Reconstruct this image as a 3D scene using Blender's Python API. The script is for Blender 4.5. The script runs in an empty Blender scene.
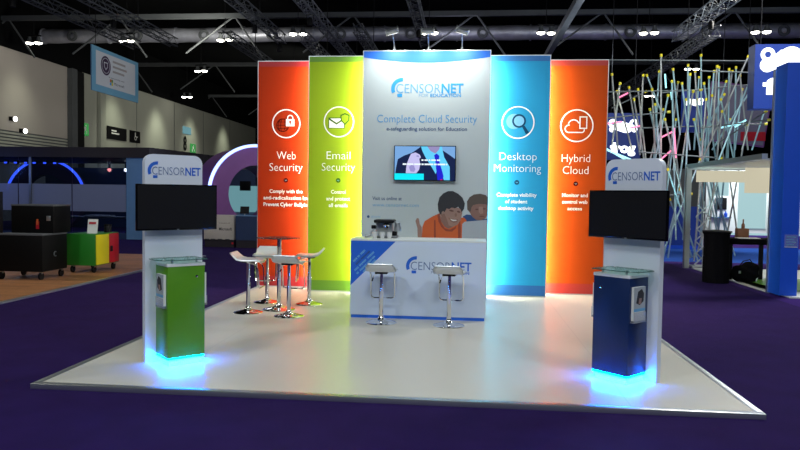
import bpy, bmesh, math, random
from mathutils import Vector, Matrix
PI = math.pi
random.seed(7)
sc = bpy.context.scene
col = sc.collection

# ---------------------------------------------------------------- camera
FPX, CX, CY, CH = 693.73, 0.6659, -5.5213, 1.6439
YAW, PITCH, ROLL = -0.0943, 0.0425, 0.0141
_F = Vector((math.sin(YAW)*math.cos(PITCH), math.cos(YAW)*math.cos(PITCH), -math.sin(PITCH)))
_r0 = Vector((math.cos(YAW), -math.sin(YAW), 0)); _u0 = _r0.cross(_F)
_R = _r0*math.cos(ROLL)+_u0*math.sin(ROLL); _U = -_r0*math.sin(ROLL)+_u0*math.cos(ROLL)
cam_data = bpy.data.cameras.new('camera'); cam = bpy.data.objects.new('camera', cam_data); col.objects.link(cam)
cam_data.sensor_width = 36; cam_data.lens = FPX/800*36; cam_data.clip_end = 300
M = Matrix((( _R.x, _U.x, -_F.x, CX), (_R.y, _U.y, -_F.y, CY), (_R.z, _U.z, -_F.z, CH), (0, 0, 0, 1)))
cam.matrix_world = M
sc.camera = cam
# ---------------------------------------------------------------- world, view
sc.view_settings.view_transform = 'Standard'; sc.view_settings.look = 'None'
sc.view_settings.gamma = 1; sc.view_settings.use_curve_mapping = False
sc.view_settings.exposure = 0.0
w = bpy.data.worlds.new('world'); sc.world = w; w.use_nodes = True
w.node_tree.nodes['Background'].inputs[0].default_value = (0.75, 0.85, 1.0, 1)
w.node_tree.nodes['Background'].inputs[1].default_value = 0.012

def light(kind, name, loc, target, energy, color=(1, 1, 1), size=1.0, sy=None, angle=None, blend=0.5):
    d = bpy.data.lights.new(name, kind); o = bpy.data.objects.new(name, d); col.objects.link(o)
    o.location = loc; d.energy = energy; d.color = color
    v = Vector(target)-Vector(loc); o.rotation_euler = v.to_track_quat('-Z', 'Y').to_euler()
    if kind == 'AREA':
        d.size = size
        if sy: d.shape = 'RECTANGLE'; d.size_y = sy
    elif kind == 'SPOT':
        d.spot_size = angle; d.spot_blend = blend; d.shadow_soft_size = size
    else: d.shadow_soft_size = size
    return o
# the hall's own lamps above and in front of the stand
for lx in (-6, 1, 8):
    light('AREA', 'hall_light', (lx, -6.5, 9.5), (lx*0.5, 1.5, 0.6), 420, (0.86, 0.93, 1.0), 2.0)
light('AREA', 'hall_light', (-13, 7, 9.5), (-12, 9, 0), 230, (1.0, 0.95, 0.85), 1.6)
light('AREA', 'hall_light', (9, 9, 9.5), (8, 10, 0), 800, (0.95, 0.95, 1.0), 1.6)
light('AREA', 'hall_light', (12, 21, 9.5), (11, 22, 0), 900, (1.0, 0.96, 0.9), 1.6)
light('AREA', 'hall_light', (-12, 28, 8.5), (-24, 42, 5), 380, (1.0, 0.98, 0.85), 2)
light('AREA', 'hall_light', (-10, 45, 8.5), (-24, 58, 5), 520, (1.0, 0.98, 0.85), 2)
for wy, we in ((20, 90), (31, 70), (41.5, 130), (48.6, 170), (55.5, 150), (64, 150)):
    light('SPOT', 'wall_washer', (-21.8, wy, 9.2), (-24.2, wy, 5.8), we*3.2, (0.95, 1.0, 0.78), 0.6, angle=1.2, blend=1.0)
light('POINT', 'roof_fill_light', (-9, 20, 7.0), (0, 0, 0), 70, (0.9, 0.95, 1.0), 0.5)  # unseen point lights from here on, added to brighten the trusses and duct
light('POINT', 'roof_fill_light', (6, 22, 7.0), (0, 0, 0), 240, (0.8, 0.9, 1.0), 0.5)
light('POINT', 'roof_fill_light', (14, 24, 8.0), (0, 0, 0), 150, (0.8, 0.9, 1.0), 0.5)
light('POINT', 'roof_fill_light', (0, 30, 9.0), (0, 0, 0), 90, (0.8, 0.8, 1.0), 0.5)

# ---------------------------------------------------------------- pixel to point on a plane
def ray(x, y): return _F+_R*((x-400)/FPX)-_U*((y-225)/FPX)
C0 = Vector((CX, CY, CH))
def at_y(x, y, Y): d = ray(x, y); return C0+d*((Y-CY)/d.y)
def at_x(x, y, X): d = ray(x, y); return C0+d*((X-CX)/d.x)
def at_z(x, y, Z): d = ray(x, y); return C0+d*((Z-CH)/d.z)

# ---------------------------------------------------------------- materials
MATS = {}
def mat(name, color, rough=0.5, metal=0.0, emit=None, strength=0.0, noise=0.0, nscale=6.0, bump=0.0, bscale=40.0, coat=0.0, spec=None, alpha=None):
    m = bpy.data.materials.new(name); m.use_nodes = True; nt = m.node_tree; b = nt.nodes['Principled BSDF']
    b.inputs['Base Color'].default_value = (*color, 1); b.inputs['Roughness'].default_value = rough
    b.inputs['Metallic'].default_value = metal
    if spec is not None: b.inputs['Specular IOR Level'].default_value = spec
    if coat: b.inputs['Coat Weight'].default_value = coat; b.inputs['Coat Roughness'].default_value = 0.08
    if emit: b.inputs['Emission Color'].default_value = (*emit, 1); b.inputs['Emission Strength'].default_value = strength
    if alpha is not None: b.inputs['Alpha'].default_value = alpha
    if noise or bump:
        tc = nt.nodes.new('ShaderNodeTexCoord')
    if noise:
        n = nt.nodes.new('ShaderNodeTexNoise'); n.inputs['Scale'].default_value = nscale; n.inputs['Detail'].default_value = 5
        nt.links.new(tc.outputs['Object'], n.inputs['Vector'])
        mx = nt.nodes.new('ShaderNodeMix'); mx.data_type = 'RGBA'
        mx.inputs[6].default_value = (*[c*(1-noise) for c in color], 1); mx.inputs[7].default_value = (*[min(1, c*(1+noise)) for c in color], 1)
        nt.links.new(n.outputs['Fac'], mx.inputs[0]); nt.links.new(mx.outputs[2], b.inputs['Base Color'])
    if bump:
        n2 = nt.nodes.new('ShaderNodeTexNoise'); n2.inputs['Scale'].default_value = bscale; n2.inputs['Detail'].default_value = 3
        nt.links.new(tc.outputs['Object'], n2.inputs['Vector'])
        bp = nt.nodes.new('ShaderNodeBump'); bp.inputs['Strength'].default_value = bump; bp.inputs['Distance'].default_value = 0.02
        nt.links.new(n2.outputs['Fac'], bp.inputs['Height']); nt.links.new(bp.outputs['Normal'], b.inputs['Normal'])
    MATS[name] = m; return m
def emis(name, color, s): return mat(name, (0.01, 0.01, 0.01), 0.6, spec=0.1, emit=color, strength=s)
def see_through(name, tint, amount, rough=0.02, gloss=0.12, body=None):
    """clear or frosted sheet: part of it lets light straight through, the rest is diffuse body"""
    m = bpy.data.materials.new(name); m.use_nodes = True; nt = m.node_tree; nt.nodes.clear()
    out = nt.nodes.new('ShaderNodeOutputMaterial'); tr = nt.nodes.new('ShaderNodeBsdfTransparent'); tr.inputs[0].default_value = (*tint, 1)
    p = nt.nodes.new('ShaderNodeBsdfPrincipled'); p.inputs['Base Color'].default_value = (*(body or tint), 1); p.inputs['Roughness'].default_value = rough
    fr = nt.nodes.new('ShaderNodeLayerWeight'); fr.inputs[0].default_value = 0.3
    mul = nt.nodes.new('ShaderNodeMath'); mul.operation = 'MULTIPLY_ADD'; mul.inputs[1].default_value = gloss; mul.inputs[2].default_value = amount
    nt.links.new(fr.outputs['Fresnel'], mul.inputs[0])
    mx = nt.nodes.new('ShaderNodeMixShader'); nt.links.new(mul.outputs[0], mx.inputs[0]); nt.links.new(tr.outputs[0], mx.inputs[1]); nt.links.new(p.outputs[0], mx.inputs[2])
    nt.links.new(mx.outputs[0], out.inputs[0]); MATS[name] = m; return m

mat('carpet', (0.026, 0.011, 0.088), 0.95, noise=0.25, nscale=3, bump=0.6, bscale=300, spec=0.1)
mat('carpet_lit', (0.045, 0.018, 0.15), 0.95, noise=0.2, nscale=3, bump=0.6, bscale=300, spec=0.1)  # same purple carpet, the stronger light on the right painted into its colour
mat('carpet_blue', (0.02, 0.09, 0.42), 0.95, noise=0.15, nscale=3, spec=0.1)
mat('alu', (0.62, 0.66, 0.66), 0.35, 0.9, noise=0.06)
mat('alu_dark', (0.25, 0.27, 0.28), 0.4, 0.8, noise=0.08)
mat('chrome', (0.85, 0.86, 0.88), 0.06, 1.0)
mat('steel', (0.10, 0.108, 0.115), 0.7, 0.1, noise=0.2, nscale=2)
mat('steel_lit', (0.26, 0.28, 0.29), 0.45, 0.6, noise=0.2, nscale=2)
mat('roof_black', (0.006, 0.0065, 0.007), 0.95, noise=0.4, nscale=0.5, spec=0.05)
mat('black', (0.006, 0.006, 0.007), 0.5, spec=0.2)
mat('black_gloss', (0.003, 0.003, 0.004), 0.15, spec=0.2)
mat('black_cloth', (0.004, 0.004, 0.005), 0.95, spec=0.08, bump=0.6, bscale=12)
mat('crate_black', (0.004, 0.004, 0.004), 0.6, noise=0.2, spec=0.12)
mat('white', (0.78, 0.80, 0.80), 0.4, noise=0.02)
mat('board_white', (0.72, 0.77, 0.84), 0.35, noise=0.015)
mat('panel_white', (0.53, 0.60, 0.60), 0.55, noise=0.015)
mat('seat_white', (0.74, 0.76, 0.72), 0.3, noise=0.02)
mat('paper', (0.75, 0.76, 0.72), 0.6)
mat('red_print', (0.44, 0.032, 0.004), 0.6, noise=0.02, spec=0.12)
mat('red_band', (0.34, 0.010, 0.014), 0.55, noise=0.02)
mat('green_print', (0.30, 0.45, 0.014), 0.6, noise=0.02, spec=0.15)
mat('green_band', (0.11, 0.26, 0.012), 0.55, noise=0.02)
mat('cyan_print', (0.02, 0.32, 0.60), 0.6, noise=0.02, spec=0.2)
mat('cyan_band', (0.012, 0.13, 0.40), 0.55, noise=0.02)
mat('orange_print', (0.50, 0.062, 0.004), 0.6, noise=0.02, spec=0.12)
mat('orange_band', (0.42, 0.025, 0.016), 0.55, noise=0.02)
mat('blue_band', (0.01, 0.14, 0.66), 0.55, noise=0.02)
mat('ink_blue', (0.01, 0.12, 0.60), 0.5)
mat('ink_sky', (0.03, 0.34, 0.72), 0.5)
mat('ink_soft', (0.16, 0.42, 0.66), 0.5)
mat('ink_navy', (0.02, 0.07, 0.20), 0.5)
mat('ink_slate', (0.13, 0.20, 0.36), 0.5)
mat('ink_red', (0.07, 0.004, 0.005), 0.7, spec=0.05)
mat('ink_olive', (0.06, 0.15, 0.02), 0.7, spec=0.05)
mat('ink_teal', (0.01, 0.06, 0.13), 0.7, spec=0.05)
mat('ink_white', (0.9, 0.9, 0.86), 0.5)
mat('cab_green', (0.085, 0.27, 0.010), 0.35, noise=0.05)
mat('cab_blue', (0.006, 0.022, 0.09), 0.35, noise=0.05)
mat('counter_white', (0.60, 0.69, 0.80), 0.3, noise=0.015)
mat('counter_top', (0.74, 0.78, 0.72), 0.3)
mat('wall_grey', (0.40, 0.41, 0.35), 0.8, noise=0.12, nscale=0.4)
mat('wall_pale', (0.46, 0.42, 0.38), 0.8, noise=0.1, nscale=0.4)
mat('duct', (0.50, 0.51, 0.58), 0.45, 0.6, noise=0.5, nscale=1.6, bump=1.0, bscale=3.0)
mat('purple_wall', (0.16, 0.045, 0.20), 0.6, noise=0.1)
mat('purple_dark', (0.05, 0.018, 0.065), 0.6, noise=0.1)
mat('booth_blue', (0.10, 0.22, 0.40), 0.5, noise=0.08)
mat('booth_navy', (0.012, 0.03, 0.09), 0.5, noise=0.1)
mat('booth_dark', (0.012, 0.008, 0.014), 0.6)
mat('tower_blue', (0.004, 0.085, 0.66), 0.5, noise=0.05)
mat('tower_blue_side', (0.004, 0.12, 0.75), 0.5, noise=0.05)
mat('sign_blue', (0.004, 0.035, 0.26), 0.5)
mat('yellow', (0.85, 0.72, 0.02), 0.4)
mat('cart_green', (0.02, 0.22, 0.02), 0.4, noise=0.05)
mat('cart_red', (0.45, 0.008, 0.02), 0.4, noise=0.05)
mat('brown', (0.17, 0.07, 0.03), 0.6, noise=0.2)
mat('skin_shade', (0.14, 0.06, 0.045), 0.6); mat('skin', (0.34, 0.20, 0.155), 0.6); mat('skin_dark', (0.25, 0.13, 0.10), 0.6)
mat('hair', (0.03, 0.03, 0.035), 0.7); mat('hair_light', (0.10, 0.075, 0.06), 0.7)
mat('shirt_orange', (0.62, 0.11, 0.02), 0.6); mat('shirt_fold', (0.30, 0.05, 0.02), 0.6)
mat('banner_edge', (0.20, 0.48, 0.66), 0.5)
mat('banner_grey', (0.16, 0.15, 0.21), 0.6)
mat('print_grey', (0.40, 0.44, 0.47), 0.5)
mat('pole_cyan_lit', (0.40, 0.62, 0.66), 0.35, 0.5, noise=0.1)  # pole metal with the cyan light on it mixed into the base colour
mat('rail_grey', (0.14, 0.16, 0.16), 0.5, 0.4, noise=0.15)
mat('pole_grey', (0.45, 0.47, 0.45), 0.35, 0.6, noise=0.15)
mat('neon_pink', (0.5, 0.1, 0.2), 0.5, emit=(1.0, 0.25, 0.45), strength=1.2)
mat('neon_cyan', (0.1, 0.4, 0.5), 0.5, emit=(0.45, 0.95, 1.0), strength=1.3)
emis('led_warm', (1.0, 0.95, 0.78), 185)
emis('led_kiosk', (0.0, 0.13, 1.0), 260)
emis('lamp_white', (1.0, 0.97, 0.85), 14)
emis('lamp_flood_dim', (1.0, 1.0, 0.95), 2.0)
emis('lamp_flood', (1.0, 1.0, 0.95), 7)
emis('glow_sign', (0.95, 0.98, 1.0), 2.2)
emis('arch_led', (0.30, 0.42, 1.0), 3.2)
emis('arch_led_far', (0.05, 0.12, 1.0), 2.2)
emis('exit_green', (0.10, 0.70, 0.16), 0.4)
emis('red_lamp', (1.0, 0.25, 0.2), 3)
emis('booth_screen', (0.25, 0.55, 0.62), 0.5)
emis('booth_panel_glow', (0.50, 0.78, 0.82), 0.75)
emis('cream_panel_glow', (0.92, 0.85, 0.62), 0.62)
for n, c in (('tv_sky', (0.18, 0.38, 0.72)), ('tv_suit', (0.002, 0.010, 0.06)), ('tv_shirt', (0.12, 0.62, 0.95)), ('tv_tie', (0.01, 0.012, 0.62)), ('tv_hand', (0.55, 0.52, 0.85)), ('tv_hand_dark', (0.30, 0.28, 0.6)), ('tv_cyan', (0.0, 0.82, 0.95)), ('tv_neck', (0.30, 0.26, 0.50)), ('tv_white', (0.85, 0.95, 1.0)), ('tv_red', (0.6, 0.0, 0.2))):
    emis(n, c, 1.05)
see_through('glass', (0.80, 0.93, 0.90), 0.06, gloss=0.5, body=(0.35, 0.6, 0.55))
see_through('glass_edge', (0.3, 0.5, 0.45), 0.6, body=(0.04, 0.16, 0.13))
see_through('glass_table', (0.5, 0.45, 0.42), 0.10, gloss=0.5, body=(0.2, 0.2, 0.2))
see_through('acrylic', (0.9, 0.92, 0.95), 0.10, gloss=0.4)
see_through('pane', (0.62, 0.68, 0.80), 0.04, gloss=0.15, body=(0.05, 0.08, 0.12))
see_through('frosted', (0.5, 0.55, 0.7), 0.72, rough=0.6, gloss=0.1, body=(0.22, 0.26, 0.42))

def platform_mat():
    m = mat('platform_white', (0.66, 0.68, 0.60), 0.34, coat=0.0, spec=0.5)
    nt = m.node_tree; b = nt.nodes['Principled BSDF']; tc = nt.nodes.new('ShaderNodeTexCoord')
    br = nt.nodes.new('ShaderNodeTexBrick'); br.offset = 0; br.inputs['Scale'].default_value = 1
    mp = nt.nodes.new('ShaderNodeMapping'); mp.inputs['Location'].default_value = (2.0, 0.0, 0); nt.links.new(tc.outputs['Object'], mp.inputs['Vector'])
    br.inputs['Brick Width'].default_value = 4.0; br.inputs['Row Height'].default_value = 6.5; br.inputs['Mortar Size'].default_value = 0.004
    br.inputs['Color1'].default_value = (0.70, 0.67, 0.55, 1); br.inputs['Color2'].default_value = (0.69, 0.66, 0.545, 1); br.inputs['Mortar'].default_value = (0.60, 0.57, 0.48, 1)
    nt.links.new(mp.outputs[0], br.inputs['Vector']); nt.links.new(br.outputs['Color'], b.inputs['Base Color'])
    n = nt.nodes.new('ShaderNodeTexNoise'); n.inputs['Scale'].default_value = 2.2; n.inputs['Detail'].default_value = 2
    nt.links.new(tc.outputs['Object'], n.inputs['Vector'])
    mr = nt.nodes.new('ShaderNodeMapRange'); mr.inputs[3].default_value = 0.27; mr.inputs[4].default_value = 0.33
    nt.links.new(n.outputs['Fac'], mr.inputs[0]); nt.links.new(mr.outputs[0], b.inputs['Roughness'])
platform_mat()
def deck_mat():
    m = mat('deck_wood', (0.25, 0.11, 0.04), 0.5)
    nt = m.node_tree; b = nt.nodes['Principled BSDF']; tc = nt.nodes.new('ShaderNodeTexCoord')
    br = nt.nodes.new('ShaderNodeTexBrick'); br.inputs['Scale'].default_value = 1; br.inputs['Brick Width'].default_value = 1.2; br.inputs['Row Height'].default_value = 0.14
    br.inputs['Mortar Size'].default_value = 0.004; br.inputs['Color1'].default_value = (0.48, 0.21, 0.08, 1); br.inputs['Color2'].default_value = (0.32, 0.14, 0.055, 1); br.inputs['Mortar'].default_value = (0.05, 0.02, 0.01, 1)
    nt.links.new(tc.outputs['Object'], br.inputs['Vector']); nt.links.new(br.outputs['Color'], b.inputs['Base Color'])
deck_mat()

# ---------------------------------------------------------------- mesh builder
class MB:
    def __init__(s): s.bm = bmesh.new(); s.mats = []; s.mi = 0
    def use(s, name):
        m = MATS[name]
        if m not in s.mats: s.mats.append(m)
        s.mi = s.mats.index(m); return s
    def _tag(s, faces):
        for f in faces: f.material_index = s.mi
    def box(s, x0, x1, y0, y1, z0, z1, bev=0.0, seg=2, rot=None):
        b = bmesh.new(); bmesh.ops.create_cube(b, size=1.0)
        bmesh.ops.scale(b, vec=(x1-x0, y1-y0, z1-z0), verts=b.verts)
        if bev: bmesh.ops.bevel(b, geom=b.edges[:], offset=bev, segments=seg, affect='EDGES', profile=0.5)
        if rot is not None: bmesh.ops.transform(b, matrix=rot, verts=b.verts)
        bmesh.ops.translate(b, vec=((x0+x1)/2, (y0+y1)/2, (z0+z1)/2), verts=b.verts)
        s.merge(b); return s
    def merge(s, b, mtx=None):
        if mtx is not None: bmesh.ops.transform(b, matrix=mtx, verts=b.verts)
        vm = {v: s.bm.verts.new(v.co) for v in b.verts}
        for f in b.faces:
            try: nf = s.bm.faces.new([vm[v] for v in f.verts]); nf.material_index = s.mi
            except ValueError: pass
        b.free()
    def tube(s, pts, r, seg=10, closed=False, caps=True):
        pts = [Vector(p) for p in pts]; n = len(pts); rings = []
        rr = r if isinstance(r, (list, tuple)) else [r]*n
        prev = None
        for i, p in enumerate(pts):
            if closed: t = (pts[(i+1) % n]-pts[i-1]).normalized()
            else: t = (pts[min(i+1, n-1)]-pts[max(i-1, 0)]).normalized()
            if prev is None:
                a = Vector((0, 0, 1)) if abs(t.z) < 0.9 else Vector((1, 0, 0)); u = t.cross(a).normalized()
            else: u = (prev-t*prev.dot(t)).normalized()
            prev = u; v = t.cross(u)
            rings.append([s.bm.verts.new(p+(u*math.cos(2*PI*k/seg)+v*math.sin(2*PI*k/seg))*rr[i]) for k in range(seg)])
        fs = []
        m = n if closed else n-1
        for i in range(m):
            A, B = rings[i], rings[(i+1) % n]
            for k in range(seg): fs.append(s.bm.faces.new((A[k], A[(k+1) % seg], B[(k+1) % seg], B[k])))
        if caps and not closed:
            fs.append(s.bm.faces.new(rings[0][::-1])); fs.append(s.bm.faces.new(rings[-1]))
        s._tag(fs); return s
    def lathe(s, prof, c=(0, 0, 0), seg=32):
        rings = []; fs = []
        for r, z in prof:
            if r < 1e-6: rings.append([s.bm.verts.new((c[0], c[1], c[2]+z))])
            else: rings.append([s.bm.verts.new((c[0]+r*math.cos(2*PI*k/seg), c[1]+r*math.sin(2*PI*k/seg), c[2]+z)) for k in range(seg)])
        for A, B in zip(rings, rings[1:]):
            for k in range(seg):
                k2 = (k+1) % seg
                if len(A) == 1 and len(B) == 1: continue
                if len(A) == 1: fs.append(s.bm.faces.new((A[0], B[k], B[k2])))
                elif len(B) == 1: fs.append(s.bm.faces.new((A[k], A[k2], B[0])))
                else: fs.append(s.bm.faces.new((A[k], A[k2], B[k2], B[k])))
        s._tag(fs); return s
    def prism(s, poly, a, b, plane='xz'):
        """polygon extruded between a and b along the axis left over"""
        def P(u, v, w):
            return {'xz': (u, w, v), 'yz': (w, u, v), 'xy': (u, v, w)}[plane]
        A = [s.bm.verts.new(P(u, v, a)) for u, v in poly]; B = [s.bm.verts.new(P(u, v, b)) for u, v in poly]
        n = len(poly); fs = []
        fs.append(s.bm.faces.new(A)); fs.append(s.bm.faces.new(B[::-1]))
        for i in range(n): fs.append(s.bm.faces.new((A[i], B[i], B[(i+1) % n], A[(i+1) % n])))
        s._tag(fs); return s
    def ring(s, cx, cz, ri, ro, y0, y1, a0=0, a1=360, seg=40, plane='xz'):
        full = abs(a1-a0) >= 359.9
        n = seg; pts_o = []; pts_i = []
        for k in range(n+1):
            a = math.radians(a0+(a1-a0)*k/n); pts_o.append((cx+ro*math.cos(a), cz+ro*math.sin(a))); pts_i.append((cx+ri*math.cos(a), cz+ri*math.sin(a)))
        for k in range(n):
            s.prism([pts_o[k], pts_o[k+1], pts_i[k+1], pts_i[k]], y0, y1, plane)
        return s
    def sphere(s, c, r, sc_=(1, 1, 1), seg=16):
        b = bmesh.new(); bmesh.ops.create_uvsphere(b, u_segments=seg, v_segments=seg//2+2, radius=r)
        bmesh.ops.scale(b, vec=sc_, verts=b.verts); bmesh.ops.translate(b, vec=c, verts=b.verts); s.merge(b); return s
    def text(s, body, x0, x1, z0, z1, y, weight=0.0, depth=0.001):
        """lettering standing in the xz plane facing -y, fitted to a box; z0 is the baseline, z1 the top of the capitals"""
        cu = bpy.data.curves.new('t', 'FONT'); cu.body = body; cu.size = 1; cu.offset = weight; cu.resolution_u = 3
        o = bpy.data.objects.new('t', cu); me = bpy.data.meshes.new_from_object(o)
        bpy.data.objects.remove(o); bpy.data.curves.remove(cu)
        b = bmesh.new(); b.from_mesh(me); bpy.data.meshes.remove(me)
        xs = [v.co.x for v in b.verts]; mx, nx = max(xs), min(xs)
        cap = 0.70
        sx = (x1-x0)/(mx-nx); sz = (z1-z0)/cap
        for v in b.verts: v.co = Vector((x0+(v.co.x-nx)*sx, y, z0+v.co.y*sz))
        s.merge(b); return s
    def build(s, name, parent=None, smooth=40, loc=None, rotz=None, recalc=True):
        me = bpy.data.meshes.new(name)
        if recalc: bmesh.ops.recalc_face_normals(s.bm, faces=s.bm.faces)
        s.bm.to_mesh(me); s.bm.free()
        for m in s.mats: me.materials.append(m)
        if smooth:
            me.shade_smooth(); me.set_sharp_from_angle(angle=math.radians(smooth))
        o = bpy.data.objects.new(name, me); col.objects.link(o)
        if parent: o.parent = parent
        if loc: o.location = loc
        if rotz is not None: o.rotation_euler.z = rotz
        return o
def mb(m): return MB().use(m)
def tag(o, label=None, cat=None, group=None, kind=None):
    if label: o['label'] = label
    if cat: o['category'] = cat
    if group: o['group'] = group
    if kind: o['kind'] = kind
    return o
def thing(name, label, cat, loc=(0, 0, 0), rotz=0, group=None):
    o = bpy.data.objects.new(name, None); col.objects.link(o); o.location = loc; o.rotation_euler.z = rotz
    o.empty_display_size = 0.2
    return tag(o, label, cat, group)
KIDS = {}
def dup(root, loc, rotz, label, group=None):
    def cp(o, par):
        c = o.copy(); col.objects.link(c); c.parent = par
        for ch in [x for x in list(bpy.data.objects) if x.parent == o and x != c]: cp(ch, c)
        return c
    r = root.copy(); col.objects.link(r); r.location = loc; r.rotation_euler.z = rotz; r['label'] = label
    if group: r['group'] = group
    for ch in [x for x in list(bpy.data.objects) if x.parent == root]: cp(ch, r)
    return r
def struct(o): o['kind'] = 'structure'; return o

HZ = -0.045     # hall floor, the stand's platform top is z = 0
# ================================================================ SETTING
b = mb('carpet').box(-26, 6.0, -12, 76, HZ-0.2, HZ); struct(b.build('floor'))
b = mb('carpet_lit').box(6.0, 40, -12, 13.9, HZ-0.2, HZ); struct(b.build('floor'))
b = mb('carpet_lit').box(6.0, 40, 20.0, 76, HZ-0.2, HZ); struct(b.build('floor'))
b = mb('carpet_blue').box(6.0, 40, 13.9, 20.0, HZ-0.2, HZ); struct(b.build('floor'))
b = mb('roof_black').box(-26, 40, -12, 76, 12.4, 12.6); struct(b.build('ceiling'))
b = mb('roof_black').box(-26, 40, 75, 75.3, HZ, 12.4); struct(b.build('wall_back'))
b = mb('roof_black').box(-24.6, -24.32, 5, 75, 9.35, 12.4); struct(b.build('trim_1'))
WX = -24.3
b = mb('wall_grey')
b.box(WX-0.3, WX, 37.8, 75, HZ, 9.35)
for i, yy in enumerate((40.5, 45.2, 52.0, 58.6, 66)): b.use('alu_dark').box(WX, WX+0.02, yy, yy+0.06, HZ, 9.3)
struct(b.build('wall_left'))
b = mb('wall_pale').box(WX-0.3, WX+0.02, 5, 36.0, 4.9, 9.35)
b.use('steel').box(WX-0.3, WX-0.02, 5, 36.0, HZ, 4.9)
for k in range(10): b.use('wall_grey').box(WX-0.02, WX+0.03, 5, 36.0, 3.1+0.18*k, 3.2+0.18*k)
struct(b.build('wall_left'))
b = mb('steel').box(WX-0.3, WX+0.35, 36.0, 36.6, HZ, 9.3); b.use('black').box(WX-0.3, WX+0.1, 36.6, 37.8, HZ, 9.3)
struct(b.build('trim_2'))
b = mb('wall_grey').box(WX, WX+0.25, 39.6, 40.3, HZ, 9.1, 0.02); struct(b.build('trim_3'))

# ---------------------------------------------------------------- roof trusses, duct, lighting trusses
def truss_x(y, z1, z0, label, m='steel'):
    b = mb(m).box(-25.5, 39.5, y-0.12, y+0.12, z1-0.12, z1+0.12)
    x = -24.0
    while x < 38:
        b.tube([(x, y, z1), (x+1.5, y, z0)], 0.05, 6); b.tube([(x, y, z1), (x-2.6, y, z0+0.2)], 0.05, 6)
        x += 6.25
    return tag(b.build('roof_truss'), label, 'roof truss', 'dark steel trusses across the hall roof')
truss_x(30.0, 10.85, 8.75, 'nearest dark steel roof truss with long V braces above the silver duct')
truss_x(44.0, 11.0, 9.0, 'dark steel roof truss second from the front, seen beyond the silver duct')
truss_x(60.0, 11.0, 9.0, 'dark steel roof truss furthest back in the hall')
b = mb('duct'); pts = [(-24 + i*0.8, 33.2, 10.62) for i in range(80)]
b.tube(pts, [0.40+0.02*math.sin(i*2.1) for i in range(80)], 20)
for i in range(0, 80, 5): b.tube([(pts[i][0]-0.04, 33.2, 10.62), (pts[i][0]+0.04, 33.2, 10.62)], 0.45, 20)
dct = tag(b.build('air_duct'), 'long crumpled silver foil air duct crossing the roof', 'air duct')
for i in range(16):
    x = -22+i*3.9
    mb('steel').lathe([(0.30, 0), (0.30, 0.1), (0.16, 0.12), (0.16, 0.0)], seg=20).build('duct_nozzle', dct).matrix_local = Matrix.Translation((x, 32.78, 10.52)) @ Matrix.Rotation(PI/2, 4, 'X')
b = mb('steel').tube([(-24, 27, 11.6), (38, 27, 11.6)], 0.09, 8); tag(b.build('roof_pipe'), 'thin dark pipe under the roof in front of the truss', 'pipe')

def light_truss(x, y0, y1, z, w, label, m='steel', single=False):
    g = 'box lighting trusses hung under the roof'
    r = thing('lighting_truss', label, 'lighting truss', (x, y0, z), 0, g)
    L = y1-y0; h = w/2
    for sx, sz in ((-h, -h), (h, -h), (-h, h), (h, h)):
        mb(m).tube([(sx, 0, sz), (sx, L, sz)], 0.026, 6).build('chord', r)
    b = mb(m); n = int(L/0.45); st = L/n
    for i in range(n):
        a, c = i*st, (i+1)*st; s_ = 1 if i % 2 else -1
        b.tube([(-h*s_, a, -h), (h*s_, c, -h)], 0.014, 4); b.tube([(-h*s_, a, h), (h*s_, c, h)], 0.014, 4)
        b.tube([(-h, a, -h*s_), (-h, c, h*s_)], 0.014, 4); b.tube([(h, a, h*s_), (h, c, -h*s_)], 0.014, 4)
        b.tube([(-h, a, -h), (h, a, -h)], 0.012, 4)
    b.build('lattice', r)
    for yy in (L*0.26, L*0.74):
        mb('black').tube([(0, yy, h), (0, yy, 12.4-z)], 0.02, 6).build('hanger_cable', r)
    return r
LT = [(-14.8, 10, 26, 'box lighting truss at the far left of the roof'), (-12.8, 12, 25.5, 'second box lighting truss from the left, over the hanging banner'),
      (-9.8, 24, 40, 'box lighting truss beyond the duct, above the red banner wall'), (-7.6, 12, 25, 'box lighting truss left of centre ending before the duct'),
      (-6.5, 24.5, 44, 'box lighting truss beyond the duct above the green panel'), (-5.2, 11, 38, 'long box lighting truss passing over the green panel'),
      (-3.9, 23, 42, 'short box lighting truss above the edge of the central white panel'), (-1.3, 9, 26, 'box lighting truss coming down over the central white panel'),
      (9.4, 10, 25, 'box lighting truss at upper right, nearer of the two'), (10.6, 24, 62, 'box lighting truss at upper right reaching far behind the scaffold')]
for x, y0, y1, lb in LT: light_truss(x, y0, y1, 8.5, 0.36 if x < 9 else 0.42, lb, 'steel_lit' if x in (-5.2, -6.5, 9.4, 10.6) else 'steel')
b = mb('steel_lit').box(4.3, 4.55, 14, 60, 8.35, 8.6); tag(b.build('roof_beam'), 'plain grey steel beam running back above the blue panel', 'beam')
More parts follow.
